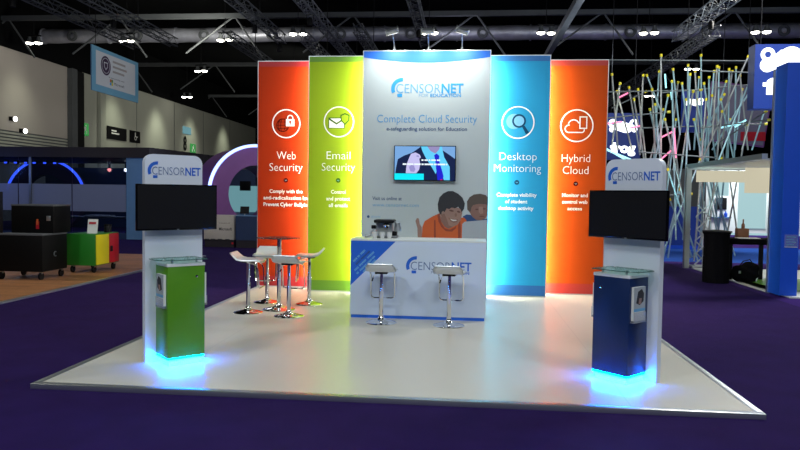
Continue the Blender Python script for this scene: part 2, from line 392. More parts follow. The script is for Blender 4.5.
# par cans hung on the trusses
def par_can():
    r = thing('stage_lamp', 'x', 'stage lamp', (0, 0, 0), 0, 'small stage lamps clamped to the trusses')
    mb('black').lathe([(0.0, 0.0), (0.06, 0.0), (0.10, -0.08), (0.10, -0.30), (0.085, -0.30), (0.0, -0.28)], (0, 0, -0.12), 14).build('housing', r)
    mb('black').tube([(-0.13, 0, -0.3), (-0.13, 0, -0.02), (0.13, 0, -0.02), (0.13, 0, -0.3)], 0.012, 6).build('yoke', r)
    return r
pc = par_can(); first = True
for (x, y, lb) in ((-12.8, 20, 'black stage lamp under the truss over the hanging banner'), (-14.8, 17, 'black stage lamp under the leftmost truss'), (-7.6, 21, 'black stage lamp midway on the truss left of centre'),
                   (-7.6, 24.5, 'black stage lamp at the far end of the truss left of centre'), (-5.2, 20, 'black stage lamp on the long truss over the green panel'), (-1.3, 22, 'black stage lamp on the truss above the central panel'),
                   (9.4, 17, 'black stage lamp on the nearer right-hand truss'), (9.4, 20.9, 'black stage lamp near the end of the nearer right-hand truss'), (10.6, 30, 'black stage lamp on the far right-hand truss')):
    if first: pc.location = (x, y, 8.29); pc['label'] = lb; first = False
    else: dup(pc, (x, y, 8.29 if x < 9 else 8.25), random.random(), lb)

# ---------------------------------------------------------------- high-bay lamps
def bay():
    r = thing('high_bay_lamp', 'x', 'ceiling lamp', (0, 0, 0), 0, 'twin high-bay lamps under the hall roof')
    for sx in (-0.25, 0.25):
        h = mb('steel').lathe([(0.0, 0.35), (0.08, 0.33), (0.12, 0.15), (0.24, 0.02), (0.24, 0.0), (0.22, 0.0)], (sx, 0, 0), 18).build('reflector', r)
        mb('lamp_white').sphere((sx, 0, 0.0), 0.19, (1, 1, 0.45), 12).build('lamp', h)
    mb('black').box(-0.4, 0.4, -0.04, 0.04, 0.35, 0.42).build('mounting_bar', r)
    mb('black').tube([(0, 0, 0.42), (0, 0, 2.8)], 0.02, 6).build('drop_rod', r)
    return r
BY = bay(); first = True
for px, py, Z, lb in ((34, 43, 9.6, 'twin ceiling lamp at the far left near the wall top'), (127, 41, 9.6, 'twin ceiling lamp above the hanging banner'), (187, 97, 9.6, 'far twin ceiling lamp low beside the left wall'),
                      (201, 71, 9.6, 'middle-distance twin ceiling lamp between banner and red panel'), (225, 40, 9.6, 'twin ceiling lamp in front of the duct left of the red panel'), (429, 33, 9.6, 'twin ceiling lamp directly above the central panel'),
                      (546, 33, 9.6, 'twin ceiling lamp above the blue panel'), (649, 33, 9.6, 'twin ceiling lamp above the left end of the scaffold'), (761, 32, 9.6, 'twin ceiling lamp above the blue hanging sign'),
                      (692, 69, 9.6, 'farther twin ceiling lamp behind the scaffold tops'), (650, 96, 9.6, 'farthest twin ceiling lamp seen through the scaffold'), (298, 34, 9.6, 'twin ceiling lamp glimpsed beside the long truss')):
    p = at_z(px, py, Z)
    if first: BY.location = p; BY['label'] = lb; first = False
    else: dup(BY, p, random.uniform(-0.2, 0.2), lb)

# ================================================================ PLATFORM
r = thing('exhibition_platform', 'low glossy white stand platform with aluminium edge on purple carpet', 'platform', (0, 0, 0))
mb('platform_white').box(-2.93, 2.93, 0.07, 6.5, HZ, 0.0).build('deck_surface', r)
for x0, x1, y0, y1 in ((-3, 3, 0, 0.07), (-3, -2.93, 0.07, 6.5), (2.93, 3, 0.07, 6.5)):
    mb('alu').box(x0, x1, y0, y1, HZ, 0.0, 0.003).build('edge_trim', r)

# ================================================================ BANNER PANELS
PH, YB, YM, YC = 3.96, 6.4226, 6.018, 5.614
class Print:
    """writing measured on the photograph, laid on the plane y = Y"""
    def __init__(s, Y, first): s.Y = Y; s.b = mb(first); s.lines = []
    def X(s, px, py=200): return at_y(px, py, s.Y).x
    def line(s, body, px0, px1, pytop, pybase, m, weight=0.0, lift=0.0015):
        py = (pytop+pybase)/2
        a, c = at_y(px0, pybase, s.Y), at_y(px1, pybase, s.Y); t = at_y((px0+px1)/2, pytop, s.Y); z0 = (a.z+c.z)/2
        o = mb(m).text(body, a.x, c.x, z0, t.z, s.Y-lift, weight).build('text_line', None, 0, recalc=False)
        s.lines.append(o); return s
def logo(b, x0, x1, z0, cap, y, m_arc, m_thin, m_bold, sub=None, m_sub=None):
    """the arc, the small square and the word"""
    L = x1-x0; u = cap
    cx, cz = x0+0.62*u, z0+0.45*u
    b.use(m_arc).ring(cx, cz, 0.78*u, 1.17*u, y-0.001, y, 84, 205, 24)
    b.prism([(x0+0.12*u, z0-0.42*u), (x0+0.66*u, z0-0.42*u), (x0+0.66*u, z0-0.08*u), (x0+0.12*u, z0-0.08*u)], y-0.001, y)
    xs = x0+L*0.675
    b.use(m_thin).text('CENSOR', x0, xs-0.012*L, z0, z0+cap, y-0.0015, -0.006)
    b.use(m_bold).text('NET', xs, x1, z0, z0+cap, y-0.0015, 0.022)
    if sub:
        b.use(m_sub).text('FOR', x0+L*0.34, x0+L*0.48, z0-0.42*u, z0-0.08*u, y-0.0015, -0.01)
        b.use(m_arc).text('EDUCATION', x0+L*0.51, x0+L*0.965, z0-0.42*u, z0-0.08*u, y-0.0015, 0.02)
def chevron(b, cx, cz, y, m):
    b.use(m).ring(cx, cz, 0.0001, 0.040, y-0.0012, y, 0, 360, 20)
    b.use('ink_soft').prism([(cx-0.02, cz+0.004), (cx-0.016, cz+0.010), (cx, cz-0.005), (cx+0.016, cz+0.010), (cx+0.02, cz+0.004), (cx, cz-0.013)], y-0.002, y-0.0012)

def panel(x0, x1, yf, label, mp, mband, led=None):
    g = 'tall coloured fabric panels at the back of the stand'
    r = thing('banner_panel', label, 'display panel', ((x0+x1)/2, yf, 0), 0, g); h = (x1-x0)/2
    fr = mb('alu')
    for a, c, z0, z1 in ((-h, -h+0.012, 0, PH), (h-0.012, h, 0, PH), (-h+0.012, h-0.012, PH-0.012, PH), (-h+0.012, h-0.012, 0, 0.02)): fr.box(a, c, 0, 0.09, z0, z1)
    fr.build('frame', r)
    p = mb(mp)
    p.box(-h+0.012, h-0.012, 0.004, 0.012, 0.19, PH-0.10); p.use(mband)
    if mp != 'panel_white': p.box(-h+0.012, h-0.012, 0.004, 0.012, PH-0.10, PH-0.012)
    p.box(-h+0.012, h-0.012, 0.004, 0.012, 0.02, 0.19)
    if mp == 'panel_white':
        n = 24; pts = [(-h+0.012+(2*h-0.024)*k/n, PH-0.20-0.0*k+0.09*(abs(2*k/n-1)**1.8)) for k in range(n+1)]
        p.use('blue_band').prism([(-h+0.012, PH-0.012)]+[(h-0.012, PH-0.012)]+pts[::-1], 0.002, 0.012)
    p.build('fabric_print', r, smooth=0)
    mb('white').box(-h+0.012, h-0.012, 0.07, 0.078, 0.02, PH-0.012).build('back_sheet', r)
    if led:
        for s_ in led:
            xx = s_*(h-0.03)
            xx = s_*(h-0.035)
            l = mb('alu').box(xx-0.015, xx+0.015, 0.092, 0.25, 0.0, PH-0.05).build('led_channel', r)
            mb('led_warm').box(xx-0.010, xx+0.010, 0.252, 0.272, 0.03, PH-0.06).build('led_strip', l)
    return r
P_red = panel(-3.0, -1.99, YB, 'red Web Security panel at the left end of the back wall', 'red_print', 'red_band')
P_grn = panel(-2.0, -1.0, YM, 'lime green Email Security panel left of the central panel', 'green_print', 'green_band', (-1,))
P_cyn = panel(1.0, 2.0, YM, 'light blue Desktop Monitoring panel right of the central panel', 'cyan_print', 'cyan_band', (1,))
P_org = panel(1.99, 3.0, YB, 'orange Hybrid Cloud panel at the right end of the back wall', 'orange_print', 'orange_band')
P_ctr = panel(-1.02, 1.02, YC, 'wide white central panel with blue top band and a photo of two boys', 'panel_white', 'blue_band', (-1, 1))

def finish_print(pr, name, root, smooth=0):
    o = pr.b.build(name, None, smooth, recalc=False)
    for q in pr.lines+[o]: q.data.transform(Matrix.Translation(-Vector(root.location))); q.parent = root
    return o
# --- red
pr = Print(YB+0.002, 'ink_white'); Y = pr.Y
pr.line('Web', 276.7, 295.7, 151.3, 159.3, 'ink_white', -0.012).line('Security', 269.5, 302.5, 163, 171, 'ink_white', -0.012)
pr.line('Comply with the', 269.5, 302.5, 189.5, 193, 'ink_white', 0.02).line('anti-radicalisation laws', 263.5, 312, 196, 199.6, 'ink_white', 0.02).line('Prevent Cyber Bullying', 263.5, 309.5, 202.6, 206.2, 'ink_white', 0.02)
c = at_y(285.8, 180.3, Y); chevron(pr.b, c.x, c.z, Y-0.001, 'ink_red')
finish_print(pr, 'chevron_mark', P_red)
pr = Print(YB+0.002, 'ink_white'); b = pr.b; c = at_y(286.2, 123.7, Y); cx, cz = c.x, c.z; k = 0.0171  # metres per pixel on this plane
b.ring(cx, cz, 13.6*k, 14.8*k, Y-0.0015, Y, 0, 360, 48)
b.use('ink_red'); gx, gz, gr = cx-3.4*k, cz-1.6*k, 6.6*k
b.ring(gx, gz, gr*0.93, gr*1.03, Y-0.001, Y, 0, 360, 32)
for q in (0.5,):
    b.ring(gx, gz, gr*0.93, gr*1.0, Y-0.001, Y, 0, 360, 32)
for e in (0.35, 0.75):
    for sg in (1, -1):
        pp = [(gx+sg*e*gr*math.cos(a), gz+gr*math.sin(a)) for a in [(-PI/2+PI*i/12) for i in range(13)]]
        for u, v in zip(pp, pp[1:]): b.prism([(u[0]-0.004, u[1]), (u[0]+0.004, u[1]), (v[0]+0.004, v[1]), (v[0]-0.004, v[1])], Y-0.001, Y)
for e in (-0.5, 0, 0.5):
    hw = gr*math.sqrt(1-e*e); b.prism([(gx-hw, gz+e*gr-0.004), (gx+hw, gz+e*gr-0.004), (gx+hw, gz+e*gr+0.004), (gx-hw, gz+e*gr+0.004)], Y-0.001, Y)
b.use('ink_white'); lx, lz = cx+4.2*k, cz+1.2*k
b.prism([(lx-4.4*k, lz-3.8*k), (lx+4.4*k, lz-3.8*k), (lx+4.4*k, lz+3.4*k), (lx-4.4*k, lz+3.4*k)], Y-0.003, Y-0.0015)
b.ring(lx, lz+4.6*k, 2.2*k, 3.2*k, Y-0.003, Y-0.0015, 0, 180, 20)
for sg in (-1, 1): b.prism([(lx+sg*2.7*k-0.5*k, lz+3*k), (lx+sg*2.7*k+0.5*k, lz+3*k), (lx+sg*2.7*k+0.5*k, lz+4.8*k), (lx+sg*2.7*k-0.5*k, lz+4.8*k)], Y-0.003, Y-0.0015)
b.use('red_print').ring(lx, lz+0.6*k, 0.0001, 1.2*k, Y-0.0042, Y-0.0031, 0, 360, 14); b.prism([(lx-0.5*k, lz-2.2*k), (lx+0.5*k, lz-2.2*k), (lx+0.5*k, lz+0.6*k), (lx-0.5*k, lz+0.6*k)], Y-0.0042, Y-0.0031)
finish_print(pr, 'padlock_icon', P_red)
# --- green
pr = Print(YM+0.002, 'ink_white'); Y = pr.Y
pr.line('Email', 326.6, 350.4, 151.2, 159.2, 'ink_white', -0.012).line('Security', 321.8, 355, 162.8, 170.8, 'ink_white', -0.012)
pr.line('Control', 331, 345.7, 190, 193.6, 'ink_white', 0.02).line('and protect', 326.2, 350, 196.8, 200.4, 'ink_white', 0.02).line('all emails', 328.7, 347.7, 203.4, 207, 'ink_white', 0.02)
c = at_y(338.2, 180.4, Y); chevron(pr.b, c.x, c.z, Y-0.001, 'ink_olive')
finish_print(pr, 'chevron_mark', P_grn)
pr = Print(YM+0.002, 'ink_white'); b = pr.b; c = at_y(338.9, 121.9, Y); cx, cz = c.x, c.z; k = 0.0165
b.ring(cx, cz, 14.5*k, 15.7*k, Y-0.0015, Y, 0, 360, 48)
ex, ez = cx-2.4*k, cz-1.2*k
b.use('ink_olive').prism([(ex-8.4*k, ez-5.4*k), (ex+8.4*k, ez-5.4*k), (ex+8.4*k, ez+5.6*k), (ex-8.4*k, ez+5.6*k)], Y-0.001, Y)
b.use('ink_white').prism([(ex-7.6*k, ez-4.8*k), (ex+7.6*k, ez-4.8*k), (ex+7.6*k, ez+3.2*k), (ex, ez-1.6*k), (ex-7.6*k, ez+3.2*k)], Y-0.002, Y-0.001)
b.prism([(ex-6.6*k, ez+4.6*k), (ex, ez+0.2*k), (ex+6.6*k, ez+4.6*k)], Y-0.002, Y-0.001)
sx_, sz_ = cx+6.2*k, cz+2.8*k
b.use('ink_olive').prism([(sx_, sz_+6.2*k), (sx_+4.8*k, sz_+4.2*k), (sx_+4.4*k, sz_-1.5*k), (sx_, sz_-6*k), (sx_-4.4*k, sz_-1.5*k), (sx_-4.8*k, sz_+4.2*k)], Y-0.003, Y-0.002)
b.use('green_print').prism([(sx_, sz_+4.8*k), (sx_+3.6*k, sz_+3.3*k), (sx_+3.2*k, sz_-1.1*k), (sx_, sz_-4.4*k), (sx_-3.2*k, sz_-1.1*k), (sx_-3.6*k, sz_+3.3*k)], Y-0.004, Y-0.003)
finish_print(pr, 'envelope_icon', P_grn)
# --- cyan
pr = Print(YM+0.002, 'ink_white'); Y = pr.Y
pr.line('Desktop', 499.3, 536.7, 152.3, 160.2, 'ink_white', -0.012).line('Monitoring', 494, 541, 164, 172, 'ink_white', -0.012)
pr.line('Complete visibility', 496.7, 536.7, 193, 196.6, 'ink_white', 0.02).line('of student', 505, 527.3, 199.6, 203.2, 'ink_white', 0.02).line('desktop activity', 498.3, 533.5, 206.3, 209.9, 'ink_white', 0.02)
c = at_y(516.8, 182.4, Y); chevron(pr.b, c.x, c.z, Y-0.001, 'ink_teal')
finish_print(pr, 'chevron_mark', P_cyn)
pr = Print(YM+0.002, 'ink_white'); b = pr.b; c = at_y(518, 122.5, Y); cx, cz = c.x, c.z
b.ring(cx, cz, 15.0*k, 16.2*k, Y-0.0015, Y, 0, 360, 48)
b.use('ink_soft').ring(cx-4*k, cz+1*k, 0.0001, 7.5*k, Y-0.001, Y, 0, 360, 28)
b.use('ink_teal').ring(cx+1*k, cz+1.5*k, 5.0*k, 6.8*k, Y-0.003, Y-0.0015, 0, 360, 32)
b.use('ink_soft').ring(cx+1*k, cz+1.5*k, 0.0001, 5.0*k, Y-0.0025, Y-0.0015, 0, 360, 28)
b.use('ink_teal').prism([(cx+4.2*k, cz-4.4*k), (cx+6.4*k, cz-3*k), (cx+11*k, cz-9.8*k), (cx+8*k, cz-11.6*k)], Y-0.003, Y-0.0015)
finish_print(pr, 'magnifier_icon', P_cyn)
# --- orange
pr = Print(YB+0.002, 'ink_white'); Y = pr.Y
pr.line('Hybrid', 561.7, 590, 154, 162, 'ink_white', -0.012).line('Cloud', 562.7, 588.3, 166, 174, 'ink_white', -0.012)
pr.line('Monitor and', 562, 587.8, 193.4, 197, 'ink_white', 0.02).line('control web', 562, 587.4, 200, 203.6, 'ink_white', 0.02).line('access', 567.3, 582, 206.8, 210.2, 'ink_white', 0.02)
c = at_y(575.7, 183.8, Y); chevron(pr.b, c.x, c.z, Y-0.001, 'ink_red')
finish_print(pr, 'chevron_mark', P_org)
pr = Print(YB+0.002, 'ink_white'); b = pr.b; c = at_y(576.8, 125.7, Y); cx, cz = c.x, c.z; k = 0.0172
b.ring(cx, cz, 14.8*k, 16*k, Y-0.0015, Y, 0, 360, 48)
t_ = 0.55*k
def arcp(ox, oz, rr, a0, a1): b.ring(cx+ox*k, cz+oz*k, (rr-0.55)*k, (rr+0.55)*k, Y-0.0015, Y, a0, a1, 18)
arcp(-7.5, -3, 3.6, 80, 270); arcp(-3, 0.5, 5.2, 20, 165); arcp(4.8, -4.2, 2.4, -90, 20)
b.prism([(cx-7.5*k, cz-7.1*k), (cx+4.8*k, cz-7.1*k), (cx+4.8*k, cz-6.0*k), (cx-7.5*k, cz-6.0*k)], Y-0.0015, Y)
for (x0, x1, z0, z1) in ((2.4, 10.0, 8.0, 9.1), (2.4, 10.0, -3.1, -2.0), (2.4, 3.5, -3.1, 9.1), (8.9, 10.0, -3.1, 9.1)):
    b.prism([(cx+x0*k, cz+z0*k), (cx+x1*k, cz+z0*k), (cx+x1*k, cz+z1*k), (cx+x0*k, cz+z1*k)], Y-0.0015, Y)
finish_print(pr, 'cloud_icon', P_org)
# --- centre
pr = Print(YC+0.002, 'ink_sky'); Y = pr.Y; b = pr.b
a = at_y(396.2, 92.8, Y); c = at_y(463.4, 93.2, Y); t = at_y(430, 83.6, Y)
logo(b, a.x, c.x, (a.z+c.z)/2, t.z-(a.z+c.z)/2, Y, 'ink_sky', 'ink_soft', 'ink_sky', True, 'ink_soft')
finish_print(pr, 'company_logo', P_ctr)
pr = Print(YC+0.002, 'ink_sky')
pr.line('Complete Cloud Security', 377.2, 476.8, 114.6, 122.6, 'ink_sky', -0.012).line('e-safeguarding solution for Education', 386.6, 467, 127, 130.6, 'ink_navy', 0.012)
pr.line('Visit us online at', 372.4, 401.7, 196.6, 200.1, 'ink_navy', 0.006).line('www.censornet.com', 372.4, 418.8, 203.2, 206.6, 'ink_soft', 0.0)
c = at_y(368.3, 216.6, Y); pr.b.use('ink_navy').ring(c.x, c.z, 0.0001, 0.022, Y-0.001, Y, 0, 360, 18)
pr.line('@CensorNet', 371.4, 380.5, 215.6, 217.6, 'ink_soft', 0.0)
finish_print(pr, 'social_mark', P_ctr)
# printed photograph of two boys and a laptop, laid on the panel
def zp(u, v, ox, oy, s_, Y): p = at_y(ox+u/s_, oy+v/s_, Y); return p.x, p.z
def art(b, polys, ox, oy, s_, Y, step=0.0006):
    for i, (m, pts) in enumerate(polys):
        b.use(m).prism([zp(u, v, ox, oy, s_, Y) for u, v in pts], Y-step*(i+1), Y-step*i)
def ell(cx, cy, rx, ry, n=16, rot=0):
    return [(cx+rx*math.cos(2*PI*i/n)*math.cos(rot)-ry*math.sin(2*PI*i/n)*math.sin(rot), cy+rx*math.cos(2*PI*i/n)*math.sin(rot)+ry*math.sin(2*PI*i/n)*math.cos(rot)) for i in range(n)]
b = mb('skin')
art(b, [('ink_navy', [(322, 272), (350, 258), (385, 262), (430, 298), (508, 290), (508, 330), (330, 330)]),
        ('skin_dark', [(366, 190), (395, 165), (490, 170), (508, 190), (506, 258), (490, 288), (455, 302), (420, 298), (392, 276), (370, 240), (358, 225), (356, 200)]),
        ('hair_light', [(354, 222), (352, 160), (372, 128), (405, 108), (450, 103), (490, 112), (508, 130), (508, 192), (492, 182), (440, 178), (398, 188), (385, 205), (380, 236), (370, 236)]),
        ('skin_shade', ell(425, 220, 13, 6, 10)), ('skin_shade', ell(482, 216, 12, 6, 10)), ('skin_shade', ell(462, 272, 20, 4, 10)), ('skin', [(440, 200), (470, 200), (474, 250), (452, 256), (440, 240)]),
        ('shirt_orange', [(10, 520), (18, 350), (35, 308), (95, 272), (145, 250), (175, 260), (200, 300), (265, 320), (300, 282), (330, 282), (348, 300), (340, 520)]),
        ('shirt_fold', [(130, 258), (150, 250), (160, 320), (185, 362), (225, 372), (262, 352), (272, 340), (268, 362), (240, 386), (195, 384), (160, 352), (138, 310)]),
        ('shirt_fold', [(105, 300), (116, 300), (122, 520), (104, 520)]), ('shirt_fold', [(285, 340), (300, 300), (306, 360), (300, 520), (285, 520)]),
        ('skin', [(150, 235), (170, 215), (215, 200), (270, 205), (310, 215), (316, 248), (305, 300), (280, 335), (248, 350), (215, 366), (185, 352), (160, 315), (148, 270)]),
        ('skin_dark', [(150, 268), (168, 290), (205, 335), (245, 350), (215, 366), (185, 352), (160, 315)]),
        ('hair', [(148, 252), (136, 225), (133, 180), (146, 130), (175, 100), (210, 84), (245, 83), (285, 102), (318, 132), (336, 175), (330, 215), (312, 242), (305, 222), (285, 200), (262, 212), (238, 206), (218, 218), (200, 212), (184, 240), (174, 232), (162, 240), (160, 262)]),
        ('skin_shade', ell(236, 230, 18, 7, 12, 0.2)), ('skin_shade', ell(290, 238, 14, 7, 12, 0.3)), ('skin_dark', [(160, 262), (182, 250), (200, 290), (215, 335), (190, 335), (166, 305)]), ('skin_dark', ell(268, 262, 9, 14, 12)),
        ('skin_dark', [(210, 280), (240, 290), (285, 294), (278, 314), (252, 322), (226, 306)]), ('paper', [(226, 290), (246, 297), (276, 299), (270, 306), (248, 307), (234, 300)]),
        ('print_grey', [(316, 330), (335, 312), (506, 298), (508, 520), (312, 520)])], 420, 180, 7.49, YC+0.0025)
art(b, [('skin', [(288, 372), (294, 360), (302, 362), (306, 385), (314, 398), (318, 520), (300, 520), (296, 400)])], 345, 130, 4.09, YC+0.0025)
o = b.build('boys_photo_print', None, 0, recalc=True); o.data.transform(Matrix.Translation(-Vector(P_ctr.location))); o.parent = P_ctr

# ---------------------------------------------------------------- television on the central panel
a = at_y(394.0, 145.3, YC-0.09); c = at_y(455.6, 181.2, YC-0.09)
TW, TH = (c.x-a.x), (a.z-c.z)
r = thing('wall_television', 'flat television on the central panel showing a man in suit and tie', 'television', ((a.x+c.x)/2, YC-0.05, (a.z+c.z)/2))
mb('black_gloss').box(-TW/2, TW/2, -0.035, 0.015, -TH/2, TH/2, 0.006).build('casing', r)
mb('black').box(-0.15, 0.15, 0.015, 0.054, -0.1, 0.1).build('wall_bracket', r)
b = mb('tv_sky'); Y = -0.0362; sw, sh = TW/2-0.014, TH/2-0.014
def tvp(u, v): return (-sw+(u-125)/(607-125)*2*sw, sh-(v-93)/(370-93)*2*sh)
polys = [('tv_sky', [(125, 93), (607, 93), (607, 370), (125, 370)]),
         ('tv_suit', [(335, 93), (500, 120), (560, 160), (607, 195), (607, 370), (125, 370), (135, 280), (150, 200), (200, 170), (265, 145), (320, 105)]),
         ('tv_shirt', [(335, 93), (500, 93), (520, 180), (565, 260), (568, 370), (520, 370), (480, 240), (455, 320), (420, 260), (375, 190), (345, 130)]),
         ('tv_neck', [(385, 93), (485, 93), (478, 120), (450, 152), (410, 130)]),
         ('tv_tie', [(440, 165), (460, 150), (482, 170), (478, 205), (505, 290), (518, 340), (508, 370), (470, 370), (458, 280), (450, 210)]),
         ('tv_hand', [(215, 315), (222, 240), (240, 190), (255, 155), (290, 143), (325, 160), (335, 182), (322, 196), (330, 240), (322, 285), (300, 315)]),
         ('tv_hand_dark', [(240, 262), (262, 245), (280, 252), (292, 282), (282, 305), (252, 300)]), ('tv_hand_dark', [(300, 165), (320, 170), (318, 182), (300, 178)]),
         ('tv_cyan', [(125, 318), (360, 318), (360, 370), (125, 370)]), ('tv_red', [(490, 362), (510, 362), (510, 370), (490, 370)])]
xx = 340
for wd in (16, 26, 12, 36, 26): polys.append(('tv_white', [(xx, 200), (xx+wd, 200), (xx+wd, 212), (xx, 212)])); xx += wd+8
xx = 190
for wd in (30, 50, 52, 18, 70, 22, 62, 10): polys.append(('tv_white', [(xx, 234), (xx+wd, 234), (xx+wd, 247), (xx, 247)])); xx += wd+6
for i, (m, pts) in enumerate(polys): b.use(m).prism([tvp(u, v) for u, v in pts], Y-0.0004*(min(i, 12)+1), Y)
b.build('screen_picture', r, 0)

# ---------------------------------------------------------------- floodlights above the central panel
def flood(loc, tilt, roll, label):
    r = thing('arm_floodlight', label, 'floodlight', loc, 0, 'arm floodlights on top of the central panel')
    mb('alu').tube([(0, 0.0, 0), (0, -0.02, 0.06), (0, -0.22, 0.16), (0, -0.34, 0.19)], 0.009, 8).build('arm', r)
    mb('steel').box(-0.02, 0.02, 0.0, 0.05, -0.03, 0.012).build('clamp', r)
    h = mb('alu').box(-0.11, 0.11, -0.06, 0.06, -0.035, 0.045, 0.01); h.box(-0.125, -0.11, -0.07, 0.07, -0.05, 0.06); h.box(0.11, 0.125, -0.07, 0.07, -0.05, 0.06)
    h = h.build('lamp_head', r); h.location = (0, -0.36, 0.19); h.rotation_euler = (tilt, roll, 0); h.scale = (0.8, 0.8, 0.8)
    l = mb('lamp_flood_dim').box(-0.10, 0.10, -0.05, 0.05, -0.042, -0.036).build('lamp_glass', h)
    return r
flood((-0.52, YC+0.02, PH+0.03), 0.55, -0.25, 'left of the three arm floodlights above the white panel')
flood((0.03, YC+0.02, PH+0.03), 0.55, 0.0, 'middle of the three arm floodlights above the white panel')
flood((0.56, YC+0.02, PH+0.03), 0.55, 0.3, 'right of the three arm floodlights above the white panel')
for x in (-0.52, 0.03, 0.56):
    light('SPOT', 'floodlight_beam', (x, YC-0.38, PH+0.14), (x, YC+0.02, PH-0.9), 38, (0.97, 1.0, 0.98), 0.05, angle=math.radians(150), blend=0.8)

# ================================================================ RECEPTION COUNTER
KL, KR, KY, KH = -0.86, 0.945, 3.64, 1.06
r = thing('reception_counter', 'white reception counter with blue corner flash and company logo', 'counter', ((KL+KR)/2, KY, 0)); h = (KR-KL)/2
mb('counter_white').box(-h, h, 0, 0.5, 0.04, KH-0.025, 0.004).build('body', r)
mb('counter_top').box(-h, h, -0.004, 0.55, KH-0.025, KH, 0.004).build('top', r)
mb('ink_blue').box(-h+0.01, h-0.01, 0.006, 0.49, 0, 0.04).build('plinth', r)
b = mb('ink_blue'); a = at_y(350.3, 284, KY).z
b.prism([(-h+0.004, KH-0.028), (-h+0.004+0.60, KH-0.028), (-h+0.004, KH-0.028-0.60)], -0.0025, 0)
for i, (ox, n) in enumerate(((0.05, 3), (0.10, 2), (0.12, 4), (0.17, 4), (0.22, 2))):
    pass
bb = b
def rotbar(u0, u1, v, t, m):
    # strokes running along the diagonal of the blue corner
    d = (math.sqrt(.5), math.sqrt(.5)); n_ = (math.sqrt(.5), -math.sqrt(.5)); o_ = (-h+0.04, KH-0.45)
    P = lambda u, v_: (o_[0]+d[0]*u+n_[0]*v_, o_[1]+d[1]*u+n_[1]*v_)
    bb.use(m).prism([P(u0, v), P(u1, v), P(u1, v+t), P(u0, v+t)], -0.0035, -0.0025)
for v, rows, m in ((-0.115, ((0.10, 0.17), (0.185, 0.225), (0.24, 0.32)), 'ink_soft'), (-0.062, ((0.10, 0.19), (0.20, 0.36)), 'ink_navy'), (-0.015, ((0.03, 0.10), (0.12, 0.25), (0.27, 0.40)), 'ink_soft'),
                   (0.035, ((0.02, 0.06), (0.08, 0.20), (0.215, 0.30), (0.31, 0.37)), 'ink_soft'), (0.078, ((0.10, 0.16), (0.17, 0.21), (0.23, 0.33)), 'ink_soft')):
    for u0, u1 in rows:
        u = u0
        while u < u1-0.006: rotbar(u, min(u+0.013, u1), v, 0.022+0.006*random.random(), m); u += 0.018
b.build('corner_flash', r, 0)
b = mb('ink_blue'); a = at_y(410.6, 269, KY); c = at_y(471.4, 269.3, KY); cx0 = (KL+KR)/2
logo(b, a.x-cx0, c.x-cx0, a.z-0.01, 0.112, -0.0005, 'ink_blue', 'ink_slate', 'ink_blue', True, 'ink_slate')
b.build('company_logo', r, 0, recalc=False)

# coffee machine and cups
r = thing('coffee_machine', 'black and chrome espresso machine on the left of the counter', 'coffee machine', (-0.435, 3.98, KH+0.001))
mb('alu_dark').box(-0.13, 0.17, -0.13, 0.15, 0, 0.03, 0.006).build('drip_tray', r)
mb('alu').box(-0.13, 0.10, -0.02, 0.15, 0.03, 0.22, 0.008).build('body', r)
mb('black').box(-0.145, 0.13, -0.14, 0.16, 0.205, 0.25, 0.015).build('top_cover', r)
g_ = mb('chrome').lathe([(0.0, 0), (0.045, 0), (0.05, 0.03), (0.03, 0.05), (0, 0.05)], (0.02, -0.06, 0.15), 20).build('brew_head', r)
mb('black').tube([(0.02, -0.08, 0.165), (0.05, -0.2, 0.15)], [0.012, 0.015], 8).build('filter_handle', g_)
b = mb('alu').lathe([(0, 0), (0.045, 0), (0.05, 0.05), (0.036, 0.09), (0.04, 0.12), (0, 0.12)], (0.17, -0.01, 0.09), 20); b.tube([(0.155, -0.03, 0.18), (0.16, -0.05, 0.21), (0.13, -0.03, 0.23)], 0.008, 8); b.build('milk_jug', r)
mb('black').box(0.10, 0.16, -0.05, 0.08, 0.03, 0.09, 0.005).build('side_foot', r)
mb('alu_dark').tube([(-0.14, -0.03, 0.13), (-0.19, -0.06, 0.08), (-0.20, -0.07, 0.03), (-0.27, -0.09, 0.022)], [0.012, 0.014, 0.018, 0.02], 8).build('steam_wand', r)
mb('black').box(-0.19, -0.13, -0.05, 0.02, 0.12, 0.17, 0.01).build('steam_knob', r)
cup0 = None
for i, (x, lb) in enumerate(((374.9, 'white paper cup on the counter, left of three'), (382.3, 'white paper cup on the counter, middle of three'), (389.4, 'white paper cup on the counter, right of three'))):
    x = at_y(x, 235, 3.74).x
    if cup0 is None:
        cup0 = tag(mb('paper').lathe([(0, 0), (0.025, 0), (0.036, 0.082), (0.038, 0.086), (0.034, 0.086), (0.024, 0.006), (0, 0.006)], seg=24).build('paper_cup'), lb, 'cup', 'paper cups beside the coffee machine'); cup0.location = (x, 3.74, KH)
    else: c2 = cup0.copy(); col.objects.link(c2); c2.location = (x, 3.74, KH); c2['label'] = lb

